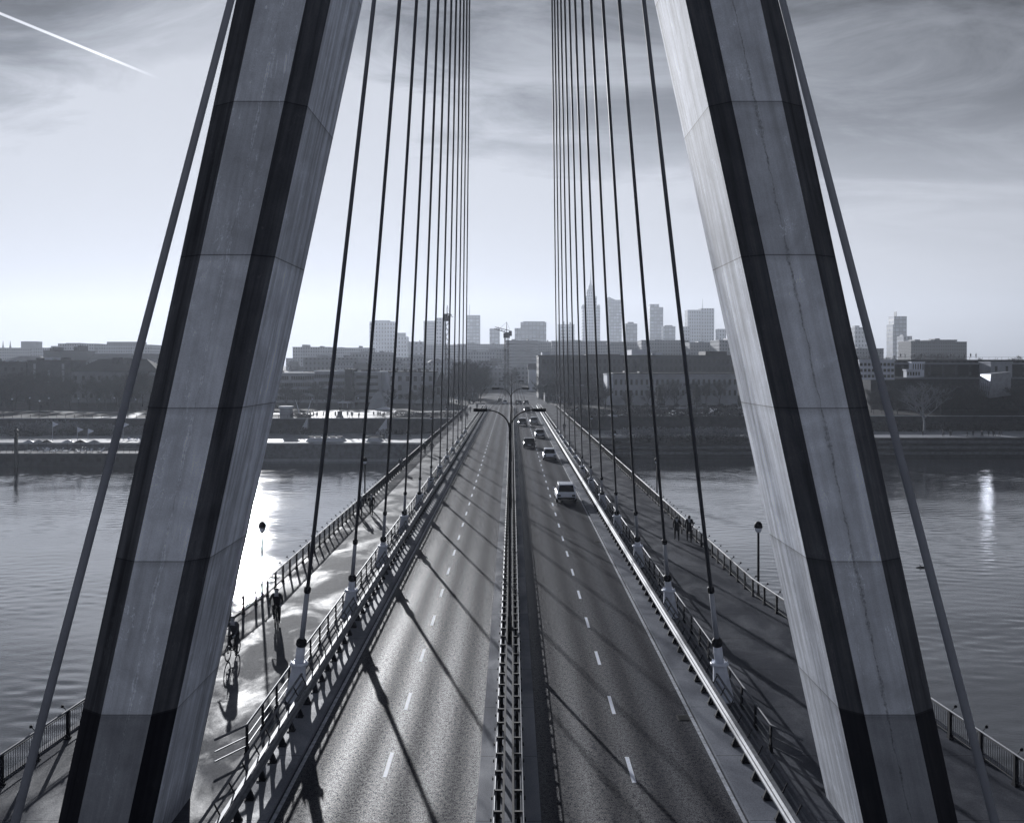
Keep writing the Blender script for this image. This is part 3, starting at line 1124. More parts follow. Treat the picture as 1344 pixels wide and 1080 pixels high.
for i, (x, y, p, lb) in enumerate(((2.6, 345, 'car_dark', 'dark car on the street past the bridge end, in its left lane'),
                                   (5.2, 360, 'car_grey', 'grey car on the street past the bridge end, in its right lane'),
                                   (2.3, 398, 'car_dark', 'small dark car near the end of the visible street'),
                                   (-2.6, 388, 'car_white', 'white car on the left side of the street past the bridge'),
                                   (-5.0, 425, 'car_dark', 'dark car farthest on the left side of the street'))):
    car(lb, p, (x, y, road_z(y)), 'hatchback', 4.2, 1.8, 1.5, 0 if x > 0 else math.pi, 'cars on the street beyond the bridge')
pk = [car('parked light car in front of the long stone building', 'car_silver', (52, 352, ground_z(52, 352) + .06), 'hatchback', 4.2, 1.8, 1.5, R(90), 'parked cars before the long stone building'),
      car('parked dark car in front of the long stone building', 'car_dark', (55, 352, ground_z(55, 352) + .06), 'saloon', 4.4, 1.8, 1.45, R(86), 'parked cars before the long stone building')]
for i in range(20):
    x = 49.5 + (i % 10) * 5.4 + rnd.uniform(-.4, .4)
    y = 358 + (i // 10) * 16 + rnd.uniform(-1, 1)
    k = pk[0] if rnd.random() < .55 else pk[1]
    dup(k, (x, y, ground_z(x, y) + .06), R(90 + rnd.uniform(-5, 5)))

# ------------------------------------------------------------------ people
SKEL_MAT = {'leg': 0, 'top': 1, 'skin': 2, 'shoe': 3}
def skinned(name, pts, edges, rads, tags, mats, parent=None, extra=None):
    """grow one continuous body over a skeleton, then keep the finished mesh"""
    names = list(pts)
    me = bpy.data.meshes.new('tmp')
    me.from_pydata([pts[n] for n in names], [(names.index(a), names.index(c)) for a, c in edges], [])
    o = bpy.data.objects.new('tmp', me)
    C.objects.link(o)
    o.modifiers.new('skin', 'SKIN')
    sub = o.modifiers.new('sub', 'SUBSURF')
    sub.levels = sub.render_levels = 1
    lay = me.skin_vertices[0].data
    for i, n in enumerate(names):
        r = rads[n]
        lay[i].radius = r if isinstance(r, tuple) else (r, r)
        lay[i].use_root = n == 'pelvis'
    dg = bpy.context.evaluated_depsgraph_get()
    dg.update()
    out = bpy.data.meshes.new_from_object(o.evaluated_get(dg))
    out.name = name
    bpy.data.objects.remove(o)
    out.materials.clear()
    for m in mats:
        out.materials.append(MAT[m])
    segs = [(Vector(pts[a]), Vector(pts[c]), tags.get((a, c), tags.get(c, 'top'))) for a, c in edges]
    for p in out.polygons:
        c = p.center
        best, bt = 1e9, 'top'
        for a, e, tg in segs:
            d = e - a
            u = max(0, min(1, (c - a).dot(d) / max(1e-9, d.length_squared)))
            q = (c - a - d * u).length
            if q < best:
                best, bt = q, tg
        p.material_index = SKEL_MAT[bt]
        p.use_smooth = True
    if extra:
        bm = bmesh.new()
        bm.from_mesh(out)
        for mb_, mi in extra:
            vs = [bm.verts.new(v) for v in mb_.v]
            for f in mb_.f:
                try:
                    fc = bm.faces.new([vs[i] for i in f])
                    fc.material_index = mi
                    fc.smooth = True
                except ValueError:
                    pass
        bm.to_mesh(out)
        bm.free()
    ob = bpy.data.objects.new(name, out)
    C.objects.link(ob)
    if parent:
        ob.parent = parent
    return ob


def person(label, mats, loc, rz=0.0, pose='walk', group=None, scale=1.0, bag=False, hairmat='hair', long_hair=False):
    """figure facing -Y; mats = trousers, top, skin, shoes"""
    st = .30 if pose == 'walk' else .05
    p, r = {}, {}
    def J(n, x, y, z, rad):
        p[n] = (x, y, z)
        r[n] = rad
    if pose == 'ride':
        J('pelvis', 0, .32, .98, (.15, .12)); J('belly', 0, .24, 1.14, (.15, .12)); J('chest', 0, .10, 1.36, (.18, .13))
        J('neck', 0, .0, 1.54, .06); J('head', 0, -.05, 1.64, .09); J('crown', 0, -.05, 1.73, .085)
        for s, q in ((-1, 'l'), (1, 'r')):
            J('sh' + q, s * .2, .05, 1.46, .075); J('el' + q, s * .29, -.16, 1.22, .05); J('wr' + q, s * .26, -.42, 1.07, .035); J('ha' + q, s * .25, -.50, 1.05, .04)
            up = q == 'l'
            J('hi' + q, s * .1, .30, .92, .10); J('kn' + q, s * .14, -.08 if up else .06, .74 if up else .52, .068)
            J('an' + q, s * .12, .12 if up else .16, .38 if up else .16, .045); J('to' + q, s * .12, -.06 if up else -.02, .33 if up else .11, .04)
    else:
        J('pelvis', 0, 0, .93, (.155, .12)); J('belly', 0, 0, 1.12, (.15, .115)); J('chest', 0, .01, 1.36, (.185, .13))
        J('neck', 0, 0, 1.53, .058); J('head', 0, -.02, 1.62, .088); J('crown', 0, -.015, 1.71, .082)
        for s, q in ((-1, 'l'), (1, 'r')):
            fw = s * st
            J('sh' + q, s * .195, .01, 1.46, .078); J('el' + q, s * .27, .04 + fw * .5, 1.18, .052); J('wr' + q, s * .27, -.05 + fw * .75, .95, .036); J('ha' + q, s * .265, -.06 + fw * .8, .86, .04)
            J('hi' + q, s * .10, 0, .88, .105); J('kn' + q, s * .10, -.04 - fw * .55, .50, .07)
            J('an' + q, s * .09, .03 - fw * 1.0 if -fw < 0 or st < .1 else .0 - fw, .09, .045); J('to' + q, s * .10, -.12 - fw * 1.0, .045, .04)
    e = [('pelvis', 'belly'), ('belly', 'chest'), ('chest', 'neck'), ('neck', 'head'), ('head', 'crown')]
    tg = {'belly': 'top', 'chest': 'top', 'neck': 'skin', 'head': 'skin', 'crown': 'skin'}
    for q in 'lr':
        e += [('chest', 'sh' + q), ('sh' + q, 'el' + q), ('el' + q, 'wr' + q), ('wr' + q, 'ha' + q), ('pelvis', 'hi' + q), ('hi' + q, 'kn' + q), ('kn' + q, 'an' + q), ('an' + q, 'to' + q)]
        tg.update({'sh' + q: 'top', 'el' + q: 'top', 'wr' + q: 'top', 'ha' + q: 'skin', 'hi' + q: 'leg', 'kn' + q: 'leg', 'an' + q: 'leg', 'to' + q: 'shoe'})
    ex = []
    for s, q in ((-1, 'l'), (1, 'r')):          # five fingers each, curled
        hx, hy, hz = p['ha' + q]
        dn = Vector((0, -1, -.15)) if pose == 'ride' else Vector((0, -.1, -1))
        sd = Vector((1, 0, 0)) if pose == 'ride' else Vector((0, 1, 0))
        cu = Vector((0, -.1, -1)) if pose == 'ride' else Vector((-s, -.2, -.3))
        mb_ = MB()
        for i, ln in enumerate((.066, .078, .072, .056)):
            o0 = Vector((hx, hy, hz)) + sd * (i - 1.5) * .019 + dn * .015
            o1 = o0 + dn * ln * .6
            o2 = o1 + (dn * .5 + cu * .6) * ln * .6
            mb_.path([o0, o1, o2], [.010, .009, .007], 6)
        o0 = Vector((hx, hy, hz)) + sd * -.03
        mb_.path([o0, o0 + dn * .03 - sd * .025, o0 + dn * .06 - sd * .02], [.011, .010, .008], 6)
        ex.append((mb_, 2))
    hx, hy, hz = p['head']
    mb_ = MB()                                   # nose, ears, lips
    mb_.path([(hx, hy - .075, hz + .045), (hx, hy - .105, hz + .005), (hx, hy - .085, hz - .005)], [.008, .016, .01], 6)
    for s in (-1, 1):
        mb_.path([(s * .078, hy + .01, hz + .03), (s * .094, hy + .015, hz + .02), (s * .08, hy + .01, hz - .02)], [.01, .016, .008], 6)
    mb_.path([(-.025, hy - .078, hz - .035), (0, hy - .088, hz - .035), (.025, hy - .078, hz - .035)], [.006, .009, .006], 6)
    ex.append((mb_, 2))
    mb_ = MB()
    for s in (-1, 1):
        mb_.lathe(s * .032, hy - .078, [(.004, hz + .028), (.012, hz + .034), (.012, hz + .042), (.004, hz + .048)], 8)
    ex.append((mb_, 3))
    body = skinned('person', p, e, r, tg, mats, None, ex)
    tag(body, label, 'person', group)
    # hair cap
    rings = []
    for k, (dzh, rr) in enumerate(((-.06 if not long_hair else -.16, .075), (.0, .098), (.06, .102), (.11, .088), (.14, .05))):
        cyy = hy + (.03 if k < 3 else .012)
        rings.append([(rr * math.cos(R(30 * j)), cyy + rr * math.sin(R(30 * j)) * (1 if math.sin(R(30 * j)) > 0 or k > 2 else .55), hz + dzh) for j in range(12)])
    b = MB()
    b.loft(rings, smooth=True)
    b.build('hair', hairmat, body)
    if pose != 'ride':                           # open jacket hem over the hips
        b = MB()
        b.loft([[(rr * math.cos(R(36 * j)), rr * .72 * math.sin(R(36 * j)), z) for j in range(10)] for z, rr in ((.74, .20), (.95, .185), (1.15, .175))], caps=False, smooth=True)
        b.build('jacket', mats[1], body)
    if bag:
        b = MB()
        b.loft([[(-.33 + .05 * sx, .0 + .15 * sy * k, z) for sx, sy in ((-1, -1), (1, -1), (1, 1), (-1, 1))] for z, k in ((.50, 1), (.72, .95), (.78, .7))])
        b.path([(-.33, -.08, .77), (-.31, -.04, .9), (-.30, .04, .9), (-.33, .08, .77)], .01, 5)
        o = b.build('handbag', 'cloth_dark', None)
        o.location = loc
        o.rotation_euler = (0, 0, rz)
        tag(o, 'dark bag held by the left walker of the pair by the right railing', 'bag')
    body.location = loc
    body.rotation_euler = (0, 0, rz)
    body.scale = (scale,) * 3
    return body

DK = ['cloth_dark', 'cloth_dark', 'skin', 'black']
MD = ['cloth_dark', 'cloth_mid', 'skin', 'black']
PZ = .118
pA = person('person in a dark coat walking by the right railing, left of a pair, with bag', DK, (11.78, 71.8, PZ), R(180), 'walk', None, 1.0, True)
pB = person('taller person in black walking by the right railing, on the right of a pair', DK, (12.55, 71.2, PZ), R(178), 'walk', None, 1.06)
pC = person('person in a grey jacket by the left railing, nearer the water of two walkers', MD, (-12.35, 83.2, PZ), R(10), 'walk', None, .98)
pD = person('person in black striding along the left pavement, nearer the road of two walkers', DK, (-11.55, 83.9, PZ), R(5), 'walk', None, 1.0)
pE = person('person in black farther along the left pavement, left of a pair', DK, (-12.1, 142, PZ), R(0), 'walk', None, 1.03)
pF = person('person in dark clothes farther along the left pavement, right of a pair', MD, (-11.2, 142.6, PZ), R(0), 'walk', None, .97)
dup(pD, (-11.3, 226, PZ), R(180), 'dark figure on the far part of the left pavement, nearest of a loose group')
dup(pA, (-10.2, 233, PZ), R(180), 'dark figure on the far part of the left pavement, closest to the cables')
dup(pC, (-12.2, 262, PZ), R(0), 'figure at the far end of the left pavement, near the railing')
dup(pF, (-10.9, 268, PZ), R(0), 'figure at the far end of the left pavement, in its middle')
dup(pB, (-9.7, 284, PZ), R(0), 'farthest figure on the left pavement, where the bridge ends')
dup(pD, (9.85, 189, PZ), R(0), 'lone dark figure on the right pavement beside the cable feet')

def bicycle(label, loc, rz):
    t = thing('bicycle', label, 'bicycle', loc, rz)
    for y, nm in ((-.53, 'wheel'), (.53, 'wheel')):
        b = MB()
        ring = [(0, y + .335 * math.cos(R(20 * i)), .35 + .335 * math.sin(R(20 * i))) for i in range(19)]
        b.path(ring, .022, 8, False)
        wv = b.build(nm, 'tyre', t)
        b = MB()
        b.path([(0, y + .305 * math.cos(R(20 * i)), .35 + .305 * math.sin(R(20 * i))) for i in range(19)], .011, 6, False)
        b.build('rim', 'steel', wv)
        b = MB()
        for i in range(14):
            a = R(360 / 14 * i)
            b.tube((0.02 * (-1) ** i, y, .35), (0, y + .3 * math.cos(a), .35 + .3 * math.sin(a)), .0025, n=4)
        b.tube((-.05, y, .35), (.05, y, .35), .022, n=8)
        b.build('spokes', 'steel', wv)
    b = MB()
    for p, q in (((0, -.36, .92), (0, .06, .30)), ((0, -.34, .84), (0, .20, .80)), ((0, .06, .30), (0, .24, .88)), ((.03, .53, .35), (.02, .21, .80)), ((-.03, .53, .35), (-.02, .21, .80)), ((.03, .53, .35), (0, .06, .30)), ((-.03, .53, .35), (0, .06, .30))):
        b.tube(p, q, .018, n=8)
    b.build('frame', 'dark_metal', t)
    b = MB()
    for s in (-1, 1):
        b.path([(s * .035, -.53, .35), (s * .04, -.42, .70), (0, -.38, .76)], .013, 6)
    b.tube((0, -.38, .74), (0, -.36, 1.02), .016, n=8)
    b.build('fork', 'dark_metal', t)
    b = MB()
    b.path([(-.27, -.38, 1.03), (-.12, -.44, 1.05), (0, -.40, 1.04), (.12, -.44, 1.05), (.27, -.38, 1.03)], .014, 8)
    b.build('handlebar', 'dark_metal', t)
    b = MB()
    b.loft([[(-.03, .12, .90), (.03, .12, .90), (.03, .12, .94), (-.03, .12, .94)], [(-.08, .36, .90), (.08, .36, .90), (.08, .36, .96), (-.08, .36, .96)]])
    b.build('saddle', 'black', t)
    b = MB()
    b.tube((-.09, .06, .30), (.09, .06, .30), .02, n=8)
    b.tube((-.09, .06, .30), (-.09, .05, .47), .012, n=6)
    b.tube((.09, .06, .30), (.09, .07, .13), .012, n=6)
    b.box(-.19, -.09, 0, .1, .455, .475)
    b.box(.09, .19, .02, .12, .115, .135)
    b.build('crank', 'steel', t)
    return t
for x, y, rz, lb, lp in ((-11.15, 48.4, R(8), 'bicycle ridden toward the camera in the middle of the left pavement', 'person in dark clothes riding a bicycle in the middle of the left pavement'),
                         (-11.75, 43.0, R(-6), 'bicycle half hidden behind the left pylon leg', 'person in black riding a bicycle half hidden by the left pylon leg')):
    bicycle(lb, (x, y, PZ), rz)
    person(lp, DK if x > -11.5 else MD, (x, y, PZ), rz, 'ride', None, 1.0)
dup(pF, (-12.9, 118.5, PZ), R(0), 'person leaning near the left railing between two walking pairs')

# tiny figures on the banks
def crowd(spots, label, group):
    src = [pC, pD, pE, pF]
    for i, (x, y, z) in enumerate(spots):
        dup(src[i % 4], (x, y, z), rnd.uniform(0, 6.28), label, group, scale=src[i % 4].scale[0] * rnd.uniform(.94, 1.05))
crowd([(rnd.uniform(-62, -37), rnd.uniform(299, 306), ZU + .07) for i in range(20)], 'tiny dark figure standing on the bright plaza above the left quay', 'people on the left plaza')
crowd([(rnd.uniform(-40, -18), rnd.uniform(264, 286), ZP + .005) for i in range(12)], 'tiny dark figure on the left bank promenade near the bridge', 'people on the left promenade by the bridge')
crowd([(-66 - 1.9 * i + rnd.uniform(-.6, .6), rnd.uniform(264, 276), ZP + .005) for i in range(5)], 'tiny dark figure among the white chairs on the left quay', 'people among the chairs on the left quay')
crowd([(at(x, 573, 283)[0], 283 + dy, ZP + .06) for x, dy in ((1238, 0), (1242, 2), (1247, 0), (1255, 3), (1265, -2), (1279, 1), (1289, 0), (1291, 1), (1300, 1), (1305, 0), (1308, 2), (1312, 0), (1326, 5), (1215, 2))], 'tiny dark figure on the sandy promenade of the right bank', 'people on the right promenade')
crowd([(at(x, 473, 392)[0], 392, 15.5) for x in (1182, 1188, 1200, 1209, 1214, 1222, 1231, 1236, 1243, 1248, 1252, 1259, 1266, 1274, 1281)], 'tiny dark figure on the flat roof of the dark riverside building', 'people on the roof terrace')
crowd([(at(x, 566, 290)[0], 290, ZP + .06) for x in (803, 806, 824)], 'tiny dark figure on the sandy patch beside the right end of the bridge', 'people on the sandy patch')

# ------------------------------------------------------------------ trees
def tree_proto(seed, H=13.0, spread=.75, twig=.05, n1=9, tw=26, pale=False):
    rr = random.Random(seed)
    tb, cb = MB(), MB()
    tips = []
    def grow(p, d, L, r, depth):
        q = p
        pts, rs = [p], [r]
        seg = 3
        for i in range(seg):
            d = (d + Vector((rr.uniform(-.22, .22), rr.uniform(-.22, .22), rr.uniform(-.05, .16)))).normalized()
            q = q + d * L / seg
            pts.append(q)
            rs.append(r * (1 - .45 * (i + 1) / seg))
        tb.path(pts, rs, 6 if depth < 2 else 4, False)
        if depth >= 3:
            tips.append((pts, d, L))
            return
        for i in range(n1 if depth == 0 else 4 if depth == 1 else 3):
            f = rr.uniform(.35, 1.0)
            k = min(seg - 1, int(f * seg))
            s = pts[k].lerp(pts[k + 1], f * seg - k)
            ang = rr.uniform(0, 6.283)
            side = Vector((math.cos(ang), math.sin(ang), 0))
            nd = (d * rr.uniform(.5, 1.0) + side * spread + Vector((0, 0, .18))).normalized()
            grow(s, nd, L * rr.uniform(.5, .72), rs[k] * .55, depth + 1)
        tips.append((pts, d, L))
    grow(Vector((0, 0, 0)), Vector((0, 0, 1)), H * .5, H * .018, 0)
    for pts, d, L in tips:
        for i in range(tw):
            f = rr.random()
            k = min(2, int(f * 3))
            s = pts[k].lerp(pts[k + 1], f * 3 - k)
            nd = (d * .6 + Vector((rr.gauss(0, .7), rr.gauss(0, .7), rr.gauss(.25, .5)))).normalized()
            ln = rr.uniform(.35, 1.1) * H * .075
            side = nd.cross(Vector((rr.gauss(0, 1), rr.gauss(0, 1), rr.gauss(0, 1)))).normalized() * twig * .5
            cb.add([s - side, s + side, s + nd * ln], [(0, 1, 2)])
            if i % 2 == 0:
                m_ = s + nd * ln * .5
                n2 = (nd + Vector((rr.gauss(0, .6), rr.gauss(0, .6), rr.gauss(0, .6)))).normalized()
                cb.add([m_ - side * .7, m_ + side * .7, m_ + n2 * ln * .6], [(0, 1, 2)])
    return tb, cb

def shrub_proto(seed, rx, ry, rz_, n, leaf, flat=False):
    rr = random.Random(seed)
    b = MB()
    lob = [(rr.uniform(-.6, .6) * rx, rr.uniform(-.5, .5) * ry, rr.uniform(.2, .7) * rz_, rr.uniform(.35, .6)) for i in range(9)]
    for i in range(n):
        cx, cy, cz, k = rr.choice(lob)
        v = Vector((rr.gauss(0, 1), rr.gauss(0, 1), rr.gauss(0, 1))).normalized() * rr.uniform(.6, 1) ** .5
        c = Vector((cx + v.x * rx * k, cy + v.y * ry * k, max(.05, cz + v.z * rz_ * k)))
        a = Vector((rr.gauss(0, 1), rr.gauss(0, 1), rr.gauss(0, 1) + .3)).normalized() * leaf
        q = a.cross(Vector((rr.gauss(0, 1), rr.gauss(0, 1), rr.gauss(0, 1)))).normalized() * leaf * .5
        b.add([c - a, c + q, c + a, c - q], [(0, 1, 2, 3)])
    return b

protos = []
for i in range(4):
    tb, cb = tree_proto(11 + i, 13.0, .62 + .1 * i, .075)
    protos.append((tb, cb))
tree_src = {}
def put_tree(kind, x, y, z, s, label, group, mat='twig', bark='bark'):
    key = (kind, mat)
    rz = rnd.uniform(0, 6.28)
    if key not in tree_src:
        t = thing('bare_tree', label, 'tree', (x, y, z), rz, group)
        protos[kind][0].build('trunk', bark, t)
        protos[kind][1].build('crown', mat, t)
        t.scale = (s, s, s)
        tree_src[key] = t
    else:
        dup(tree_src[key], (x, y, z), rz, label, group, scale=s)

def grove(n, x0, x1, y0, y1, s0, s1, label, group, mats=('twig',), kinds=(0, 1, 2, 3)):
    for i in range(n):
        x, y = rnd.uniform(x0, x1), rnd.uniform(y0, y1)
        put_tree(rnd.choice(kinds), x, y, ground_z(x, y) - .1, rnd.uniform(s0, s1), label, group, rnd.choice(mats))

grove(40, -196, -118, 352, 400, .85, 1.15, 'bare dark tree of the wood on the far left bank', 'trees of the far left wood')
grove(14, -150, -112, 400, 440, .8, 1.1, 'bare tree in front of the hip roofed villa', 'trees before the villa')
grove(12, -92, -48, 366, 388, .5, .8, 'small bare tree in front of the long four storey block', 'trees before the four storey block', ('twig', 'twig_brown'))
grove(16, -46, -16, 372, 404, .5, .8, 'bare tree around the three storey building left of the street', 'trees around the three storey building')
grove(14, -24, -12.5, 390, 470, 1.15, 1.5, 'tall bare tree lining the left side of the street', 'trees along the left side of the street')
grove(14, 12, 40, 385, 470, .75, 1.05, 'bare brownish tree lining the right side of the street', 'trees along the right side of the street', ('twig_brown', 'twig'))
grove(12, 20, 62, 352, 384, .55, .85, 'bare tree before the dark block right of the street', 'trees before the dark block', ('twig_brown', 'twig'))
grove(6, 62, 100, 388, 396, .7, .95, 'pale bare tree in front of the long stone building', 'trees before the long stone building', ('twig_brown',))
grove(44, 116, 215, 318, 352, .55, .85, 'bare dark tree on the shaded slope below the riverside building', 'trees on the right slope')
grove(46, 120, 330, 560, 660, 1.0, 1.5, 'bare tree on the wooded hill behind the riverside building', 'trees on the wooded hill')
grove(30, -330, -60, 560, 640, .8, 1.2, 'bare tree among the houses behind the left bank', 'trees among the houses on the left')
grove(20, -50, 50, 560, 700, .8, 1.1, 'bare tree at the far end of the street', 'trees at the end of the street', ('twig_brown', 'twig'))

# the big pale tree by the right water
tb, cb = tree_proto(81, 19.0, 1.15, .08, 11, 12)
x, _ = at(1213, 570, 290)
t = thing('bare_tree', 'large pale bare tree on the right bank beside the cable, with spreading branches', 'tree', (x, 290, ZP))
tb.build('trunk', 'bark_pale', t)
cb.build('crown', 'bark_pale', t)

# dark evergreens
def conifer(x, y, z, h, label):
    rr = random.Random(int(x * 10))
    t = thing('evergreen_tree', label, 'tree', (x, y, z), 0, 'dark evergreens before the long stone building')
    MB().tube((0, 0, 0), (0, 0, h * .9), .18, .03, 8).build('trunk', 'bark', t)
    b = MB()
    for i in range(1500):
        f = rr.random() ** .7
        zz = .1 * h + .9 * h * f
        rad = (1 - f) * h * .30 * rr.uniform(.4, 1.0) + .1
        a = rr.uniform(0, 6.283)
        c = Vector((rad * math.cos(a), rad * math.sin(a), zz))
        d = Vector((math.cos(a), math.sin(a), -.35)).normalized() * .5
        q = Vector((-math.sin(a), math.cos(a), rr.uniform(-.3, .3))) * .16
        b.add([c - d * .3 - q, c + d, c - d * .3 + q], [(0, 1, 2)])
    b.build('crown', 'needles', t)
for px, h, lb in ((744, 6, 'dark evergreen near the street end of the right bank'), (826, 7, 'dark evergreen in the middle of the car park'), (866, 8, 'dark evergreen beside the parked cars'), (914, 9, 'broad dark evergreen at the right end of the parked cars')):
    x, _ = at(px, 530, 350)
    conifer(x, 350, ground_z(x, 350), h, lb)

# clipped shrubs and ornamental grass on the banks
sh = [shrub_proto(3, 4.5, 1.6, 1.5, 1500, .22), shrub_proto(5, 7.0, 1.8, 2.0, 2200, .22)]
shrub_src = {}
def put_shrub(k, x, y, z, s, label, mat):
    key = (k, mat)
    if key not in shrub_src:
        o = sh[k].build('shrub', mat, None, (x, y, z))
        o.scale = s
        tag(o, label, 'shrub')
        shrub_src[key] = o
    else:
        o = shrub_src[key].copy()
        C.objects.link(o)
        o.location = (x, y, z)
        o.scale = s
        o['label'] = label
for px, Y, k, s, m, lb in ((45, 290, 1, (1.5, 1, 1.5), 'grass_dry', 'pale clump of tall grass at the left end of the left bank planting'),
                           (78, 291, 1, (1.3, 1, 1.8), 'grass_dry', 'tallest pale clump of grass behind the first white flag'),
                           (112, 288, 1, (1.2, 1, 1.0), 'shrub', 'low dark shrub behind the two middle flags'),
                           (30, 285, 1, (1.0, 1, .8), 'shrub', 'low dark shrub at the far left of the promenade'),
                           (135, 292, 1, (1.2, 1, 1.3), 'grass_dry', 'pale clump of grass right of the middle flags'),
                           (175, 291, 1, (1.3, 1, 1.1), 'grass_dry', 'pale clump of grass nearest the left pylon leg'),
                           (858, 281.5, 1, (1.7, 1, 1.2), 'grass_dry', 'long tuft of grass on the right terraces, nearer the bridge'),
                           (935, 281.5, 1, (2.0, 1, 1.2), 'grass_dry', 'long tuft of grass on the right terraces, beside the right pylon leg'),
                           (878, 276.5, 1, (1.9, .8, .9), 'shrub', 'dark low shrub row on the lower right terraces, nearer the bridge'),
                           (935, 276.5, 1, (1.9, .8, .9), 'shrub', 'dark low shrub row on the lower right terraces, by the pylon leg'),
                           (1170, 306, 1, (2, 1, 1.2), 'shrub', 'dark shrub left of the large pale tree'),
                           (1275, 308, 1, (2.4, 1, 1.1), 'shrub', 'dark shrub behind the promenade walkers'),
                           (1325, 308, 1, (2.4, 1, 1.3), 'shrub', 'dark shrub at the right edge behind the promenade'),
                           (395, 302, 0, (1, 1, .8), 'shrub', 'round dark shrub by the small kiosk'),
                           (600, 306, 1, (1.2, 1, .7), 'shrub', 'low hedge beside the left end of the bridge'),
                           (545, 308, 1, (1.4, 1, .7), 'shrub', 'low hedge right of the canopy on the plaza'),
                           (770, 309, 1, (1.3, 1, 1.0), 'shrub', 'dark shrub under the right wall, closest to the bridge'),
                           (840, 309, 1, (1.6, 1, 1.2), 'shrub', 'dark shrub under the right wall behind the sandy patch'),
                           (900, 308, 1, (1.6, 1, .9), 'shrub', 'dark shrub in front of the low river building'),
                           (955, 308, 1, (1.4, 1, 1.3), 'shrub', 'dark shrub beside the right pylon leg under the wall'),
                           (400, 293, 1, (1.0, .8, .9), 'shrub', 'dark shrub on the left promenade under the kiosk'),
                           (530, 293, 1, (1.2, .8, .7), 'shrub', 'dark shrub on the left promenade beside the bridge')):
    x, _ = at(px, 560, Y)
    z = ZP if Y < 297 else ZU
    if 270 < Y < 279 and px > 700: z = ZW + 3.36
    if px > 1100: z = ZP
    put_shrub(k, x, Y, z, s, lb, m)
# ------------------------------------------------------------------ buildings
def block(name, label, cat, px0, px1, ytop, Y, depth, wall, roof='flat', roofmat='roof_mid', zb=None, win=None, winmat='window_dark', rz=0.0, extra=(), hroof=3.0, group=None, cornice=False):
    """one building: front width and height surveyed at distance Y"""
    x0, zt = at(px0, ytop, Y)
    x1, _ = at(px1, ytop, Y)
    xc, wd = (x0 + x1) / 2, x1 - x0
    if zb is None:
        zb = min(ground_z(x0, Y), ground_z(x1, Y + depth)) - 1.0
    t = thing(name, label, cat, (xc, Y, zb), rz, group)
    h = zt - zb
    hw = h - (hroof if roof in ('hip', 'gable', 'mansard') else 0)
    b = MB()
    b.box(-wd / 2, wd / 2, 0, depth, 0, hw)
    b.build('wall', wall, t)
    b = MB()
    if roof == 'flat':
        b.box(-wd / 2 - .25, wd / 2 + .25, -.25, depth + .25, hw + .003, hw + .5)
        rf = b.build('roof', roofmat, t)
    elif roof == 'hip':
        o = .5
        b.loft([[(-wd / 2 - o, -o, hw), (wd / 2 + o, -o, hw), (wd / 2 + o, depth + o, hw), (-wd / 2 - o, depth + o, hw)],
                [(-wd / 2 + depth * .45, depth * .5 - .1, h), (wd / 2 - depth * .45, depth * .5 - .1, h), (wd / 2 - depth * .45, depth * .5 + .1, h), (-wd / 2 + depth * .45, depth * .5 + .1, h)]])
        rf = b.build('roof', roofmat, t)
    elif roof == 'gable':
        o = .4
        b.loft([[(-wd / 2 - o, -o, hw), (-wd / 2 - o, depth + o, hw), (-wd / 2 - o, depth / 2, h)], [(wd / 2 + o, -o, hw), (wd / 2 + o, depth + o, hw), (wd / 2 + o, depth / 2, h)]])
        rf = b.build('roof', roofmat, t, fix=True)
    elif roof == 'mansard':
        b.loft([[(-wd / 2 - .3, -.3, hw), (wd / 2 + .3, -.3, hw), (wd / 2 + .3, depth + .3, hw), (-wd / 2 - .3, depth + .3, hw)],
                [(-wd / 2 + 2, 2, h), (wd / 2 - 2, 2, h), (wd / 2 - 2, depth - 2, h), (-wd / 2 + 2, depth - 2, h)]])
        rf = b.build('roof', roofmat, t)
    elif roof == 'spire':
        b.loft([[(-wd / 2 - .3, -.3, hw), (wd / 2 + .3, -.3, hw), (wd / 2 + .3, depth + .3, hw), (-wd / 2 - .3, depth + .3, hw)],
                [(-.05, depth / 2 - .05, hw + hroof), (.05, depth / 2 - .05, hw + hroof), (.05, depth / 2 + .05, hw + hroof), (-.05, depth / 2 + .05, hw + hroof)]])
        rf = b.build('roof', roofmat, t)
    else:
        rf = None
    if cornice:
        b = MB()
        b.box(-wd / 2 - .35, wd / 2 + .35, -.35, -.003, hw - .9, hw - .35)
        b.build('cornice', 'concrete_light', t)
    if win:
        cols, rows, ww, wh, zlo, zhi = win
        src = None
        for r_ in range(rows):
            for c_ in range(cols):
                if src and rnd.random() < .02:
                    continue
                x = -wd / 2 + wd * (c_ + .5) / cols
                z = zlo * hw + (zhi - zlo) * hw * (r_ + .5) / rows
                if src is None:
                    src = MB().box(-ww / 2, ww / 2, -.05, -.004, -wh / 2, wh / 2).build('window', winmat, t, (x, 0, z))
                else:
                    copy_part(src, t, (x, 0, z))
    for nm, fx0, fx1, hh, m in extra:           # plant rooms, chimneys and the like on the roof
        b = MB()
        b.box(-wd / 2 + wd * fx0, -wd / 2 + wd * fx1, depth * .25, depth * .7, (hw if roof == 'flat' else h - hroof * .5) + .51, (hw if roof == 'flat' else h) + hh)
        b.build(nm, m, rf if (rf and nm in ('chimney', 'vent')) else t)
    return t

TH = 'building'
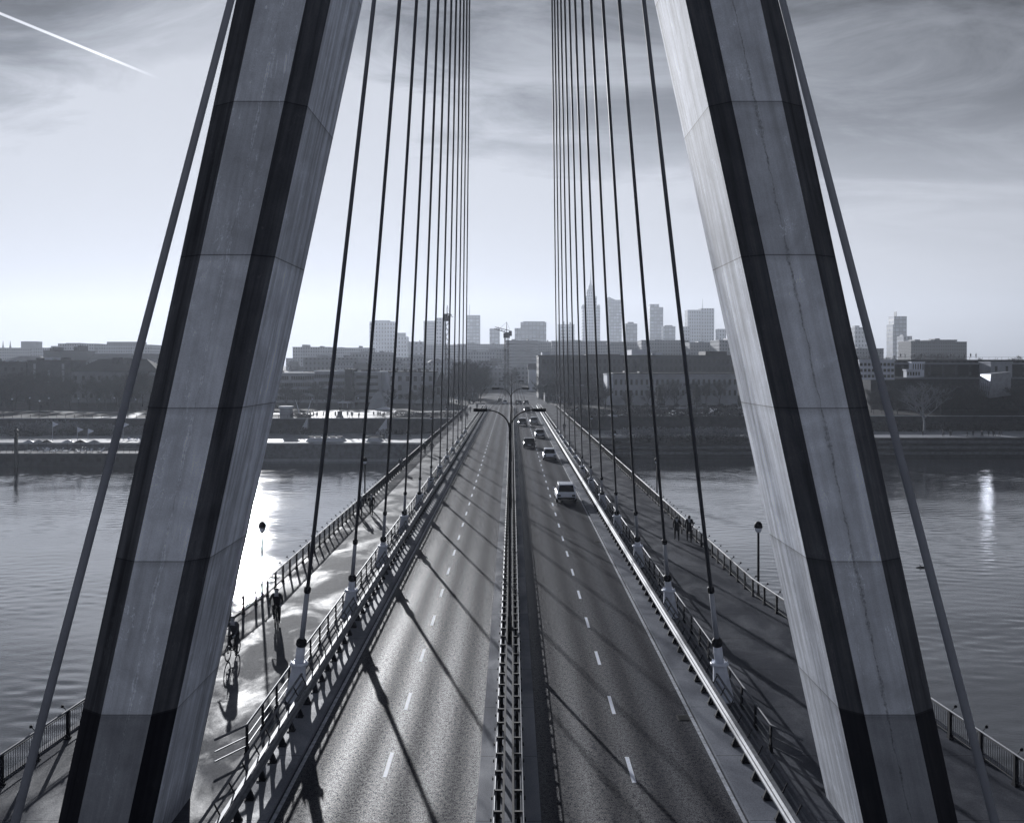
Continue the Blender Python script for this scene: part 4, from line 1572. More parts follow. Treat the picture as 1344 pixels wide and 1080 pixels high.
# --- left bank, near row
block('apartment_house', 'dark brick house with three columns of tall pale windows on the far left', TH, 36, 92, 474, 432, 16, 'brick_dark', 'flat', 'roof_dark', win=(3, 4, 1.0, 2.4, .35, .95), winmat='glass_pale', extra=(('chimney', .1, .14, 1.4, 'roof_dark'), ('chimney', .7, .75, 1.6, 'roof_dark'), ('roof_hut', .3, .5, 1.6, 'plaster_white')))
block('apartment_house', 'dark flat roofed house at the left edge behind the wood', TH, -40, 34, 476, 440, 16, 'brick_dark', 'flat', 'roof_dark', win=(7, 3, 1.2, 1.6, .3, .95), extra=(('roof_hut', .55, .62, 1.0, 'plaster_white'), ('roof_hut', .8, .9, .8, 'plaster_white'), ('chimney', .3, .34, 1.8, 'roof_dark')))
block('villa', 'long villa with a dark hipped roof behind the trees on the left', TH, 94, 208, 471, 425, 18, 'plaster_dark', 'hip', 'roof_dark', hroof=5.5, win=(11, 3, 1.1, 1.8, .15, .95), extra=(('chimney', .42, .46, .6, 'brick_dark'), ('chimney', .55, .58, .4, 'brick_dark'), ('chimney', .66, .69, .3, 'brick_dark')))
block('office_block', 'long grey four storey block beside the left pylon leg', TH, 340, 412, 490.5, 425, 16, 'plaster', 'flat', 'plaster_white', win=(24, 4, .8, 1.5, .12, .97), cornice=False, extra=(('roof_hut', .2, .35, 1.2, 'roof_dark'),))
block('office_block', 'grey four storey block with a slightly taller roof, right of the long one', TH, 412.6, 452, 488, 425, 16, 'plaster', 'flat', 'plaster_white', win=(14, 4, .8, 1.5, .12, .97), extra=(('roof_hut', .7, .85, 1.0, 'plaster_white'),))
block('stair_tower', 'dark windowless stair tower at the end of the grey blocks', TH, 452.6, 462, 486, 424, 14, 'wall_dark', 'flat', 'roof_dark')
block('office_block', 'angled grey wing with long strip windows right of the dark stair tower', TH, 462.6, 501, 489, 430, 18, 'plaster', 'flat', 'plaster_white', win=(1, 4, 9.5, 1.2, .1, .97), rz=R(-6), extra=(('roof_hut', .2, .7, 1.4, 'roof_mid'),))
block('museum_house', 'three storey classical building with pilasters on the left of the street', TH, 510, 570, 489, 415, 18, 'plaster', 'flat', 'roof_dark', win=(6, 3, 1.4, 2.0, .15, .95), cornice=True, extra=(('chimney', .1, .13, 1.6, 'roof_dark'), ('chimney', .3, .33, 1.4, 'roof_dark'), ('chimney', .62, .65, 1.7, 'roof_dark'), ('chimney', .8, .83, 1.3, 'roof_dark'), ('roof_hut', .42, .55, 1.2, 'roof_mid')))
tt = bpy.data.objects['museum_house']
for i in range(7):
    wdt = (570 - 510) * 415 / FPX
    MB().box(-.35, .35, -.3, -.004, .1, 12.0).build('pilaster', 'plaster', tt, (-wdt / 2 + .36 + i * (wdt - .72) / 6, 0, 0))
block('turret_house', 'small pale house with a pointed dark roof beside the three storey building', TH, 571.5, 587, 507, 418, 8, 'concrete_light', 'spire', 'roof_dark', hroof=7.0, win=(2, 1, 1.4, 3.0, .6, .9))
block('town_house', 'pale low house behind the trees near the street', TH, 596, 626, 500, 470, 14, 'plaster', 'gable', 'roof_mid', hroof=3, win=(6, 2, 1.1, 1.6, .2, .95))
block('kiosk', 'small pale cylindrical looking kiosk on the plaza beside the left leg', 'kiosk', 367, 381, 535.5, 301, 3.4, 'concrete_light', 'flat', 'plaster_white', zb=ZU)
block('pavilion', 'low glass fronted pavilion with a white roof edge before the grey blocks', 'pavilion', 444, 462, 529, 372, 6, 'facade_light', 'flat', 'plaster_white', win=(3, 1, 1.3, 2.2, .2, .9))

# --- right bank, near row
block('university_block', 'long dark modern block right of the street', TH, 707, 968, 467.5, 470, 40, 'facade_dark', 'flat', 'roof_dark', extra=(('roof_hut', .48, .58, 3.2, 'plaster_white'), ('roof_hut', .60, .64, 1.6, 'plaster_white'), ('roof_hut', .86, .97, 2.4, 'roof_dark'), ('roof_hut', .02, .06, 2.0, 'plaster_white'), ('roof_hut', .25, .42, 1.0, 'roof_dark')))
block('stone_building', 'long stone building with a row of arched windows behind parked cars', TH, 805, 968, 491, 400, 16, 'plaster', 'flat', 'roof_dark', win=(24, 2, .9, 2.1, .28, .92), cornice=True, extra=(('chimney', .1, .12, 1.2, 'roof_dark'), ('chimney', .22, .24, 1.0, 'roof_dark')))
block('end_pavilion', 'narrow white sunlit end bay of the long stone building', TH, 797, 804.6, 492, 399, 16, 'plaster_white', 'flat', 'plaster', win=(1, 2, .9, 2.0, .3, .9))
block('glass_pavilion', 'low building with a white outlined flat front behind the right street trees', TH, 715, 766, 507, 430, 14, 'facade_mid', 'flat', 'plaster_white', win=(10, 2, 1.3, 2.0, .1, .95))
t = block('boat_house', 'low dark river building with white roof edges and round openings', TH, 886, 1010, 545, 316, 12, 'wall_dark', 'flat', 'plaster_white', zb=ZP, extra=(('roof_rail', .0, .02, 1.2, 'plaster_white'), ('roof_hut', .42, .47, 1.8, 'plaster_white')))
for i, x in enumerate((-8, 6, 10.5)):
    o = MB().lathe(0, 0, [(1.0, -.05), (1.0, .05)], 18).build('round_opening', 'black', t, (x, -.06, 2.4))
    o.rotation_euler = (R(90), 0, 0)
t = thing('information_board', 'upright white board on the right bank wall', 'sign', (at(806, 556, 311)[0], 311.2, ZU - .6))
MB().box(-.12, .12, -.1, .1, 0, .4).build('post', 'dark_metal', t)
MB().box(-1.1, 1.1, -.06, .06, .402, 2.6).build('panel', 'white_paint', t)

# dark riverside science building with terraces, pale blocks on top
t = thing('riverside_building', 'large dark low building with a roof terrace on the right bank', TH, (150, 352, ZU - 1))
x0 = at(1118, 475, 380)[0] - 150
MB().box(x0, 70, 8, 60, 0, 11.8).build('lower_wall', 'wall_dark', t)
MB().box(x0 - .5, 70, 7.2, 60.5, 11.803, 12.3).build('terrace_edge', 'plaster_dark', t)
MB().box(x0 + 13, 70, 24, 58, 12.303, 18.2).build('upper_wall', 'facade_dark', t)
MB().box(x0 + 12.5, 70.5, 23, 58.5, 18.203, 18.7).build('roof', 'roof_dark', t)
MB().box(x0 + 13, 70, 23.5, 23.9, 17.1, 17.5).build('fascia', 'plaster', t)
for i in range(18):
    xx = x0 + 15 + i * 5
    if xx < 68:
        MB().box(-2.0, 2.0, -.06, -.004, 0, 3.8).build('window', 'glass_dark', t, (xx, 24, 12.9))
rp = MB().box(-.03, .03, -.03, .03, 0, 1.0).build('rail_post', 'dark_metal', t, (x0 + 14, 25, 18.7))
for i in range(1, 40):
    copy_part(rp, t, (x0 + 14 + i * 2.4, 25, 18.7))
MB().box(x0 + 14, 69, 24.97, 25.03, 19.66, 19.72).build('handrail', 'dark_metal', t)
block('white_annex', 'bright white checkered block at the left end of the riverside building', TH, 1128, 1174, 474, 352, 7, 'plaster_white', 'flat', 'plaster_white', zb=7.6, win=(9, 3, .9, 1.0, .04, .98))
block('white_annex', 'small white two step kiosk on the terrace of the riverside building', TH, 1190, 1208, 486.5, 356, 3, 'plaster_white', 'flat', 'plaster_white', zb=8.4, win=(5, 1, .5, 1.2, .2, .9))
block('white_annex', 'small white penthouse box above the two step kiosk', TH, 1197, 1213, 476.5, 368, 3, 'plaster_white', 'flat', 'plaster_white', zb=8.4, win=(5, 1, .4, 2.2, .5, .95))
block('white_annex', 'white cube with two dark windows on top of the riverside building', TH, 1300.5, 1328.5, 476.5, 362, 9, 'plaster', 'flat', 'plaster', zb=8.4, win=(2, 1, .9, 1.8, .3, .9))
# tilted cantilevered box with a glazed left side that flashes in the sun
t = thing('lookout_box', 'tilted concrete box with a glazed bright side jutting from the riverside building', TH, (at(1303, 500, 338)[0], 338, 0))
p = lambda px, py, Y: (at(px, py, Y)[0] - t.location.x, Y - 338, at(px, py, Y)[1])
A, B_, Cc, D = p(1301, 490.5, 338), p(1298.5, 522.5, 338), p(1327, 519, 340), p(1327, 488, 340)
E_ = p(1286.5, 490.5, 347.5)
F = (E_[0] + B_[0] - A[0], E_[1] + B_[1] - A[1], p(0, 516.5, 347.5)[2])
G, Hh = p(1318, 513, 351), p(1318, 488, 351)
b = MB()
vs = [A, B_, Cc, D, E_, F, G, Hh]
b.add(vs, [(0, 1, 2, 3), (7, 6, 5, 4), (4, 5, 1, 0), (3, 2, 6, 7), (0, 3, 7, 4), (1, 5, 6, 2)])
b.build('body', 'concrete_light', t, fix=True)
va, vb, vc, vd = map(Vector, (A, B_, F, E_))
nn = (vb - va).cross(vd - va).normalized()
if nn.x > 0:
    nn = -nn
q = lambda u, v, o=.03: tuple((va.lerp(vb, v)).lerp(vd.lerp(vc, v), u) + nn * o)
b = MB()
b.add([q(.03, .03), q(.97, .03), q(.97, .97), q(.03, .97)], [(0, 1, 2, 3)])
b.build('glazing', 'sun_glass', t)
b = MB()
for i in range(1, 6):
    b.path([q(i / 6, .3, .05), q(i / 6, .95, .05)], .09, 4)
for j in range(4):
    b.path([q(.05, .33 + j * .2, .05), q(.95, .33 + j * .2, .05)], .09, 4)
b.build('mullions', 'plaster', t)

# --- mid distance, left
G1 = 'hazy houses behind the left bank'
block('hall', 'dark flat hall with a crenellated roof line above the left wood', TH, 57, 98, 461, 620, 30, 'tower_dark', 'flat', 'roof_dark', extra=(('chimney', .02, .06, 2.2, 'roof_dark'), ('chimney', .12, .16, 2.6, 'roof_dark'), ('chimney', .8, .84, 3.0, 'roof_dark'), ('chimney', .93, .97, 3.6, 'roof_dark')))
block('apartment_block', 'wide hazy block with a domed middle at the left edge of the skyline', TH, -30, 42, 457, 1150, 40, 'facade_mid', 'flat', 'tower_grey', extra=(('roof_hall', .72, .98, 8, 'tower_grey'),))
block('apartment_block', 'hazy flat block left of the crenellated hall', TH, 41, 74, 457, 1050, 40, 'facade_light', 'flat', 'tower_grey', extra=(('roof_hut', .6, .8, 2.5, 'tower_grey'),))
block('apartment_block', 'hazy block with a stepped roof right of the crenellated hall', TH, 76, 124, 451.5, 1000, 40, 'facade_light', 'flat', 'tower_grey', extra=(('roof_hut', .1, .5, 1.2, 'tower_dark'),))
block('apartment_block', 'wide pale block with a raised centre beside the left cable', TH, 128, 196, 453, 1000, 40, 'facade_light', 'flat', 'tower_grey', extra=(('roof_hall', .1, .75, 3.6, 'tower_grey'),))
block('apartment_block', 'low pale block just left of the left pylon leg', TH, 196, 240, 455, 1100, 40, 'facade_light', 'flat', 'tower_grey')
block('terrace_house', 'grey house row under the pale blocks on the left', TH, 0, 60, 467, 700, 20, 'facade_mid', 'hip', 'roof_mid', hroof=4)
block('terrace_house', 'grey house row behind the villa roof on the left', TH, 110, 215, 464, 640, 20, 'facade_mid', 'gable', 'roof_mid', hroof=4)
for px, h_ in ((4, 447), (13.5, 446.5)):
    x, z = at(px, h_, 1500)
    t = thing('church_spire', 'thin church spire on the left skyline, the %s of two' % ('left' if px < 10 else 'right'), 'spire', (x, 1500, ground_z(x, 1500)))
    zz = z - t.location.z
    MB().box(-3, 3, -3, 3, 0, zz - 17).build('tower', 'tower_dark', t)
    MB().lathe(0, 0, [(3.2, zz - 17), (1.2, zz - 9), (.1, zz)], 8).build('spire', 'tower_dark', t)
rows = ((384, 432, 456, 1000, 'facade_light', 'pale hazy block right of the left pylon leg'), (398, 470, 470, 640, 'facade_mid', 'grey block behind the four storey block on the left'),
        (430, 486, 457, 1100, 'facade_light', 'wide hazy block behind the second and third cables'), (460, 512, 463, 820, 'facade_mid', 'hazy grey block with wide roof below the left tower'),
        (486, 530, 478, 620, 'facade_light', 'pale block with plain walls behind the three storey building'), (520, 560, 471, 760, 'facade_light', 'hazy long block under the second tower'),
        (536, 556, 449, 1300, 'facade_tower', 'hazy narrow block between the left towers'), (556, 612, 453, 1250, 'facade_light', 'wide hazy block below the crane'),
        (545, 640, 477, 640, 'facade_light', 'long pale roofed block behind the turret house'), (612, 650, 462, 900, 'facade_light', 'hazy classical block with a shallow dome right of the tall crane'),
        (600, 666, 452, 1300, 'facade_light', 'very long hazy block with a white window row'), (642, 668, 458, 1000, 'facade_mid', 'hazy block left of the small crane'),
        (664, 706, 447.5, 1050, 'facade_band', 'hazy block with banded floors at the end of the street'), (690, 730, 449, 1150, 'facade_mid', 'hazy block right of the banded one'),
        (640, 668, 484, 640, 'facade_mid', 'grey low block at the end of the street, left side'), (672, 704, 482, 700, 'facade_mid', 'grey low block closing the end of the street'))
for a, c, yt, Y, m, lb in rows:
    block('city_block', lb, TH, a, c, yt, Y, 36, m, 'flat', 'tower_grey', rz=R(rnd.uniform(-4, 4)), extra=(('roof_hut', .2, .2 + rnd.uniform(.1, .3), rnd.uniform(1, 3), 'tower_grey'), ('chimney', .7, .74, rnd.uniform(1, 3), 'tower_dark')))
rows = ((724, 800, 448, 1100, 'facade_mid', 'hazy long block below the stepped spire tower'), (800, 842, 449.5, 1050, 'facade_mid', 'hazy block below the slant topped tower'),
        (842, 905, 447, 1000, 'facade_mid', 'hazy block with a pale window bay below the notched tower'), (905, 952, 450, 950, 'facade_mid', 'hazy block below the twin tower'),
        (944, 990, 447, 900, 'facade_mid', 'hazy block beside the right pylon leg'), (1118, 1160, 458, 900, 'facade_mid', 'grey block right of the right pylon leg'),
        (1196, 1226, 448, 1000, 'facade_dark', 'dark flat roofed block on the right skyline'), (1222, 1256, 446.5, 1000, 'facade_dark', 'slightly taller dark block on the right skyline'),
        (1254, 1269, 449, 1000, 'facade_dark', 'narrow dark block at the right end of the skyline row'))
for a, c, yt, Y, m, lb in rows:
    block('city_block', lb, TH, a, c, yt, Y, 36, m, 'flat', 'tower_grey', rz=R(rnd.uniform(-2, 2)), extra=(('roof_hut', .3, .3 + rnd.uniform(.1, .3), rnd.uniform(1, 2.5), 'tower_grey'),))

# small pitched houses climbing the slope behind the first rows
for i in range(34):
    left = i % 5 != 0
    px = rnd.uniform(380, 655) if left else rnd.uniform(690, 960)
    Y = rnd.uniform(560, 930)
    wpx = rnd.uniform(12, 26) * 620 / Y
    gz_ = ground_z(at(px, 480, Y)[0], Y)
    top = gz_ + rnd.uniform(10, 17)
    block('town_house', 'small hazy pitched roof house on the slope %s of the street' % ('left' if left else 'right'), TH, px - wpx / 2, px + wpx / 2, 480 - (top - CAMH) * FPX / Y, Y, rnd.uniform(9, 14), rnd.choice(('facade_mid', 'facade_light', 'plaster', 'plaster_white', 'facade_light')), rnd.choice(('gable', 'hip', 'flat', 'gable')), rnd.choice(('roof_mid', 'roof_dark', 'tower_grey', 'plaster')), rz=R(rnd.uniform(-25, 25)), hroof=rnd.uniform(2.5, 4.5), group='small houses on the slope %s of the street' % ('left' if left else 'right'))
grove(26, -130, -12, 540, 860, .7, 1.1, 'bare hazy tree between the small houses on the slope left of the street', 'trees between the houses on the slope', ('twig_brown', 'twig'))
# --- towers
TW = 'tower'
def tower(label, px0, px1, ytop, Y, m='facade_tower', **kw):
    return block('high_rise', label, TW, px0, px1, ytop, Y, 32, m, 'flat', 'tower_grey', rz=R(rnd.uniform(-3, 3)), **kw)
tower('broad pale tower with a flat top, leftmost of the skyline towers', 485, 517.5, 422.5, 2100, extra=(('plant_room', .2, .8, 3.5, 'tower_grey'),))
tower('shorter stepped tower just right of the broad pale tower', 518, 535, 442, 2000, extra=(('plant_room', .05, .8, 8, 'tower_grey'),))
tower('pale tower with a striped upper left side behind the tall crane', 556, 572, 421.5, 2200, 'facade_band')
tower('pale slab with a higher roof joined to the striped tower', 572.5, 584, 417.5, 2210)
t = tower('slim tower with a thin mast on its roof left of the street', 611.5, 630, 414, 2300, 'facade_glass')
MB().tube((-8, 10, 130), (-8, 10, 156), .6, .2, 6).build('mast', 'tower_dark', t, (0, 0, (at(0, 414, 2300)[1] - t.location.z) - 130))
tower('small dark tower left of the small crane', 642.5, 655.5, 431.5, 2100, 'facade_glass')
tower('wide dark tower with a step on its left, right of the small crane', 675.5, 683, 431, 1900, 'facade_glass')
tower('wide dark tower with a flat cap right of the small crane', 683.3, 717, 423, 1900, 'facade_glass', extra=(('plant_room', .1, .95, 2, 'tower_dark'),))
tower('hazy low tower with roof clutter seen through the right cables', 732, 754, 426, 2500, extra=(('plant_room', .3, .4, 8, 'tower_grey'), ('plant_room', .7, .8, 6, 'tower_grey')))
tower('glass tower with a slanting top right of the spire tower', 799, 816, 394, 2500, 'facade_glass')
t = bpy.data.objects[[o.name for o in bpy.data.objects if o.get('label', '').startswith('glass tower with a slanting')][0]]
hz = at(0, 394, 2500)[1] - t.location.z
wdt = 17 * 2500 / FPX
b = MB()
b.loft([[(-wdt / 2, 0, hz + .6), (-wdt / 2, 32, hz + .6), (-wdt / 2, 32, hz + 8), (-wdt / 2, 0, hz + 8)], [(wdt * .02, 0, hz + .6), (wdt * .02, 32, hz + .6), (wdt * .02, 32, hz + .7), (wdt * .02, 0, hz + .7)]])
b.build('slanted_crown', 'facade_glass', t, fix=True)
tower('short dark tower with a penthouse beside the slanting tower', 821, 836.5, 425, 2100, 'facade_glass', extra=(('plant_room', .25, .75, 4, 'tower_dark'),))
tower('tall narrow tower with a notched right corner, taller half', 853, 865, 399.5, 2400, 'facade_glass')
tower('lower right half of the notched narrow tower', 865.3, 870.5, 403.5, 2400, 'facade_glass')
tower('short stepped tower right of the notched tower', 870.8, 886.5, 428.5, 2200, 'facade_glass', extra=(('plant_room', .2, .8, 3, 'tower_dark'),))
tower('low grey tower left of the twin tower', 897, 906, 429, 2300)
tower('left slab of the twin tower beside the right pylon leg', 902.5, 919.5, 407, 2400)
t = tower('right slab of the twin tower with a mast, beside the right pylon leg', 919.8, 937.5, 405, 2410)
MB().tube((-10, 10, 0), (-10, 10, 24), .7, .2, 6).build('mast', 'tower_dark', t, (0, 0, (at(0, 405, 2410)[1] - t.location.z)))
tower('half hidden tower under construction touching the right pylon leg', 942, 953, 432, 2300)
tower('pale unfinished tower just right of the right pylon leg', 1122, 1142, 430, 1900, extra=(('plant_room', .1, .4, 4, 'tower_grey'),))
tower('dark tower alone on the right skyline, main slab', 1173.5, 1190, 415.5, 2000, 'facade_glass', extra=(('mast', .3, .33, 10, 'tower_dark'),))
tower('lower left edge of the lone dark tower on the right skyline', 1172, 1173.3, 426, 2000, 'facade_glass')
tower('low cluster at the foot of the lone dark tower', 1186, 1197, 441.5, 1700, extra=(('plant_room', .1, .5, 3, 'tower_grey'),))

# stepped tower with the long spire
Y = 2640
x, _ = at(776, 450, Y)
gz = ground_z(x, Y)
t = thing('stepped_tower', 'tall stepped stone tower with a long spire behind the right cables', TW, (x, Y, gz))
zs = lambda py: at(0, py, Y)[1] - gz
for wdt, y0, y1 in ((46, 470, 405), (30, 405.0, 388.8), (22, 388.7, 382.5)):
    MB().box(-wdt / 2, wdt / 2, 20 - wdt / 2, 20 + wdt / 2, max(0, zs(y0)) + .01, zs(y1)).build('wall', 'facade_tower', t)
for sx in (-1, 1):
    for sy in (-1, 1):
        MB().lathe(sx * 20, 20 + sy * 20, [(3.2, zs(405)), (3.2, zs(402)), (.3, zs(399))], 8).build('turret', 'tower_grey', t)
MB().lathe(0, 20, [(9.5, zs(382.5)), (9.5, zs(379)), (6.5, zs(378.8)), (5.5, zs(374.5)), (3, zs(373)), (1.4, zs(367)), (.9, zs(360)), (.15, zs(352))], 12).build('spire', 'tower_grey', t)

# cranes
def crane(px, ytop, ybase, Y, jib, label, jz, tilt=0.0):
    x, zt = at(px, ytop, Y)
    gz = ground_z(x, Y)
    t = thing('tower_crane', label, 'crane', (x, Y, gz), R(jz))
    h = zt - gz
    a = .9
    b = MB()
    for sx in (-1, 1):
        for sy in (-1, 1):
            b.tube((sx * a, sy * a, 0), (sx * a, sy * a, h), .16, n=5)
    n = int(h / 2.4)
    for i in range(n):
        z = h * i / n
        z2 = h * (i + 1) / n
        s = 1 if i % 2 else -1
        for sy in (-1, 1):
            b.tube((-s * a, sy * a, z), (s * a, sy * a, z2), .10, n=4)
            b.tube((sy * a, -s * a, z), (sy * a, s * a, z2), .10, n=4)
    b.build('mast', 'black', t)
    b = MB()
    d = Vector((math.cos(R(tilt)), 0, math.sin(R(tilt))))
    up = Vector((-d.z, 0, d.x))
    o = Vector((0, 0, h + .5))
    for k, oy in ((0, -.7), (0, .7), (1.5, 0)):
        b.tube(o - d * 1 + up * k + Vector((0, oy, 0)), o + d * jib + up * k * .6 + Vector((0, oy, 0)), .16, n=5)
    for i in range(int(jib / 1.5)):
        l = i * 1.5
        b.tube(o + d * l + Vector((0, -.7, 0)), o + d * (l + .75) + up * 1.4, .09, n=4)
        b.tube(o + d * (l + .75) + up * 1.4, o + d * (l + 1.5) + Vector((0, .7, 0)), .09, n=4)
    b.build('jib', 'black', t)
    b = MB()
    for oy in (-.6, .6):
        b.tube((0, oy, h + .5), (-jib * .35, oy, h + .5), .18, n=5)
    b.box(-jib * .36, -jib * .22, -.9, .9, h - 1.2, h + 1.4)
    b.build('counter_jib', 'black', t)
    MB().box(-1.3, 1.3, -1.3, 1.3, h - 2.2, h + .4).build('cab', 'black', t)
    b = MB()
    b.tube((0, 0, h), (0, 0, h + 6), .2, .12, 6)
    b.tube((0, 0, h + 6), tuple(o + d * jib * .6 + up * 1), .05, n=4)
    b.tube((0, 0, h + 6), (-jib * .3, 0, h + 1), .05, n=4)
    b.build('a_frame', 'black', t)
crane(587, 416, 520, 520, 10, 'tall dark lattice crane seen end on behind the left cables', 80)
crane(665, 438, 520, 520, 7, 'dark crane with a raised jib pointing left at the end of the street', 160, 18)
x, z = at(1136, 428, 1850)

# ------------------------------------------------------------------ small things on the banks
def flag(px, ytop, ybase, Y, label):
    x, zt = at(px, ytop, Y)
    t = thing('flagpole', label, 'flag', (x, Y, ZP + .005))
    h = zt - ZP
    MB().tube((0, 0, 0), (0, 0, h), .07, .045, 8).build('pole', 'white_paint', t)
    b = MB()
    n = 6
    fr = [(.05 + .24 * i, .08 * math.sin(i * 1.3), h - .1 - .09 * i) for i in range(n + 1)]
    lo = [(.05 + .24 * i, .08 * math.sin(i * 1.3), h - 1.5 + .11 * i) for i in range(n + 1)]
    vs = [(x_, y_ + s, z_) for s in (-.008, .008) for r_ in (fr, lo) for x_, y_, z_ in r_]
    m = n + 1
    fs = []
    for i in range(n):
        fs += [(i, i + 1, m + i + 1, m + i), (2 * m + i, 3 * m + i, 3 * m + i + 1, 2 * m + i + 1)]
    b.add(vs, fs)
    b.build('flag', 'flag_white', t)
flag(69, 553, 579, 266, 'tall pole with a white pennant, leftmost of four on the left quay')
flag(101.5, 560, 580, 264, 'short pole with a white pennant, left of the middle pair on the left quay')
flag(115.5, 562, 580, 272, 'short pole with a white pennant, right of the middle pair on the left quay')
flag(161.5, 553.5, 579, 266, 'tall pole with a white pennant nearest the left pylon leg')

t = thing('pontoon', 'long dark floating pontoon moored along the left quay', 'pontoon', (at(100, 600, 250)[0], 250, ZW))
MB().box(-20, 16.5, -3.5, 7.5, -.8, 3.0).build('hull', 'wall_dark', t)
MB().box(-20.2, 16.7, -3.7, 7.6, 3.003, 3.2).build('deck', 'wall_stone', t)
rp = MB().box(-.03, .03, -.03, .03, 3.2, 4.2).build('rail_post', 'dark_metal', t, (-20, -3.5, 0))
for i in range(1, 25):
    copy_part(rp, t, (-20 + i * 1.5, -3.5, 0))
MB().box(-20, 16.5, -3.53, -3.47, 4.15, 4.2).build('handrail', 'dark_metal', t)
for i in range(7):
    MB().box(-.5, .5, -3.62, -3.502, 1.2, 2.1).build('porthole', 'glass_dark', t, (-15 + i * 4.4, 0, 0))
t = thing('mooring_pile', 'tall dark mooring pile standing in the water at the far left', 'pile', (at(21, 600, 244)[0], 244, ZW - 1))
MB().lathe(0, 0, [(.45, 0), (.42, 9.5)], 12).build('pile', 'dark_metal', t)
MB().lathe(0, 0, [(.6, 9.503), (.6, 9.9), (.2, 10.3)], 12).build('cap', 'black', t)
pz = ZW + 3.2
def parasol(x, y, label, m):
    t = thing('parasol', label, 'parasol', (x, y, pz), 0, 'parasols on the pontoon')
    MB().tube((0, 0, 0), (0, 0, 2.5), .04, n=6).build('pole', 'dark_metal', t)
    MB().lathe(0, 0, [(1.5, 2.1), (1.5, 2.14), (.7, 2.5), (.05, 2.75)], 8).build('canopy', m, t)
for px, m, lb in ((34, 'white_paint', 'pale parasol at the left end of the pontoon'), (46, 'plaster', 'light parasol second from the left end of the pontoon'), (55, 'black', 'black parasol in the left half of the pontoon'), (83, 'white_paint', 'white parasol in the middle of the pontoon'), (100, 'black', 'broad black parasol right of the middle of the pontoon'), (119, 'plaster', 'light parasol beside the left cable on the pontoon')):
    parasol(at(px, 590, 252)[0], 252 + rnd.uniform(-1, 3), lb, m)
dc = thing('deck_chair', 'white deck chair on the pontoon or the left quay', 'deck chair', (at(62, 590, 251)[0], 251, pz), 0, 'white deck chairs on the left quay')
b = MB()
b.box(-.3, .3, -.9, .3, .28, .36)
b.loft([[(-.3, .3, .28), (.3, .3, .28), (.3, .36, .34), (-.3, .36, .34)], [(-.3, .8, .85), (.3, .8, .85), (.3, .86, .8), (-.3, .86, .8)]])
b.build('seat', 'white_paint', dc)
for sx in (-.27, .27):
    for sy in (-.8, .2):
        MB().box(sx - .025, sx + .025, sy - .025, sy + .025, 0, .279).build('leg', 'white_paint', dc)
for i in range(22):
    px = 40 + i * 5 + rnd.uniform(-2, 2)
    if px < 140:
        dup(dc, (at(px, 590, 251)[0], 249 + rnd.uniform(0, 6), pz), rnd.uniform(0, 6.28))
for i in range(14):
    dup(dc, (at(150 + i * 4.2, 580, 265)[0], 264 + rnd.uniform(0, 8), ZP + .005), rnd.uniform(0, 6.28))

# open stairs up the left walls
for px0, px1, ya, yb, z0, z1, lb in ((494, 508, 296.2, 294.9, ZP, ZU + .05, 'pale open stair climbing the upper left wall near the bridge'), (393, 404, 296.2, 294.9, ZP, ZU + .05, 'pale open stair climbing the upper left wall near the kiosk')):
    xa, xb = at(px0, 560, 296)[0], at(px1, 560, 296)[0]
    t = thing('outdoor_stair', lb, 'stairs', (xa, 295.6, ZP))
    b = MB()
    n = 16
    for i in range(n):
        xx = (xb - xa) * i / n
        hh = (z1 - z0) * (i + 1) / n
        b.box(xx, xx + (xb - xa) / n - .002, -.9, .9, .004, hh)
    b.build('flight', 'plaster_white', t)
    b = MB()
    b.tube((0, -.95, 1.0), (xb - xa, -.95, z1 - z0 + 1.0), .04, n=6)
    for i in range(0, n, 3):
        xx = (xb - xa) * (i + .5) / n
        b.tube((xx, -.95, (z1 - z0) * i / n), (xx, -.95, (z1 - z0) * i / n + 1.05), .03, n=5)
    b.build('handrail', 'dark_metal', t)
# long white seating platforms on the promenade
for px0, px1, lb in ((401, 454, 'long white seating platform on the left promenade'), (480, 503, 'shorter white seating platform on the left promenade, nearer the bridge')):
    x0 = at(px0, 578, 265)[0]
    x1 = at(px1, 578, 265)[0]
    t = thing('seating_platform', lb, 'bench', ((x0 + x1) / 2, 265, ZP + .003))
    wv = x1 - x0
    b = MB()
    b.loft([[(-wv / 2, -.8, 0), (wv / 2, -.8, 0), (wv / 2, 2.2, 0), (-wv / 2, 2.2, 0)], [(-wv / 2 + 1.0, -.6, .9), (wv / 2 - 1.4, -.6, .9), (wv / 2 - 1.4, 2.0, 1.1), (-wv / 2 + 1.0, 2.0, 1.1)]])
    b.build('platform', 'plaster_white', t)
    for i in range(5):
        MB().box(-.7, .7, -.5, .5, 1.1, 1.35).build('cushion', 'cloth_dark', t, (-wv / 2 + wv * (i + .7) / 5.6, .6, 0))
t = thing('canopy', 'white awning on thin posts on the left plaza', 'canopy', (at(505, 550, 306)[0], 306, ZU + .07))
for sx in (-2.4, 2.4):
    for sy in (-1.5, 1.5):
        MB().tube((sx, sy, 0), (sx, sy, 2.2), .05, n=6).build('post', 'dark_metal', t)
b = MB()
b.loft([[(-3, -2, 2.2), (3, -2, 2.2), (3, 2, 2.2), (-3, 2, 2.2)], [(-.6, -.1, 3.0), (.6, -.1, 3.0), (.6, .1, 3.0), (-.6, .1, 3.0)]])
b.build('roof', 'flag_white', t)
t = thing('tent', 'grey pointed tent shaped structure on the left bank', 'tent', (at(496, 540, 366)[0], 366, ground_z(-50, 366)))
b = MB()
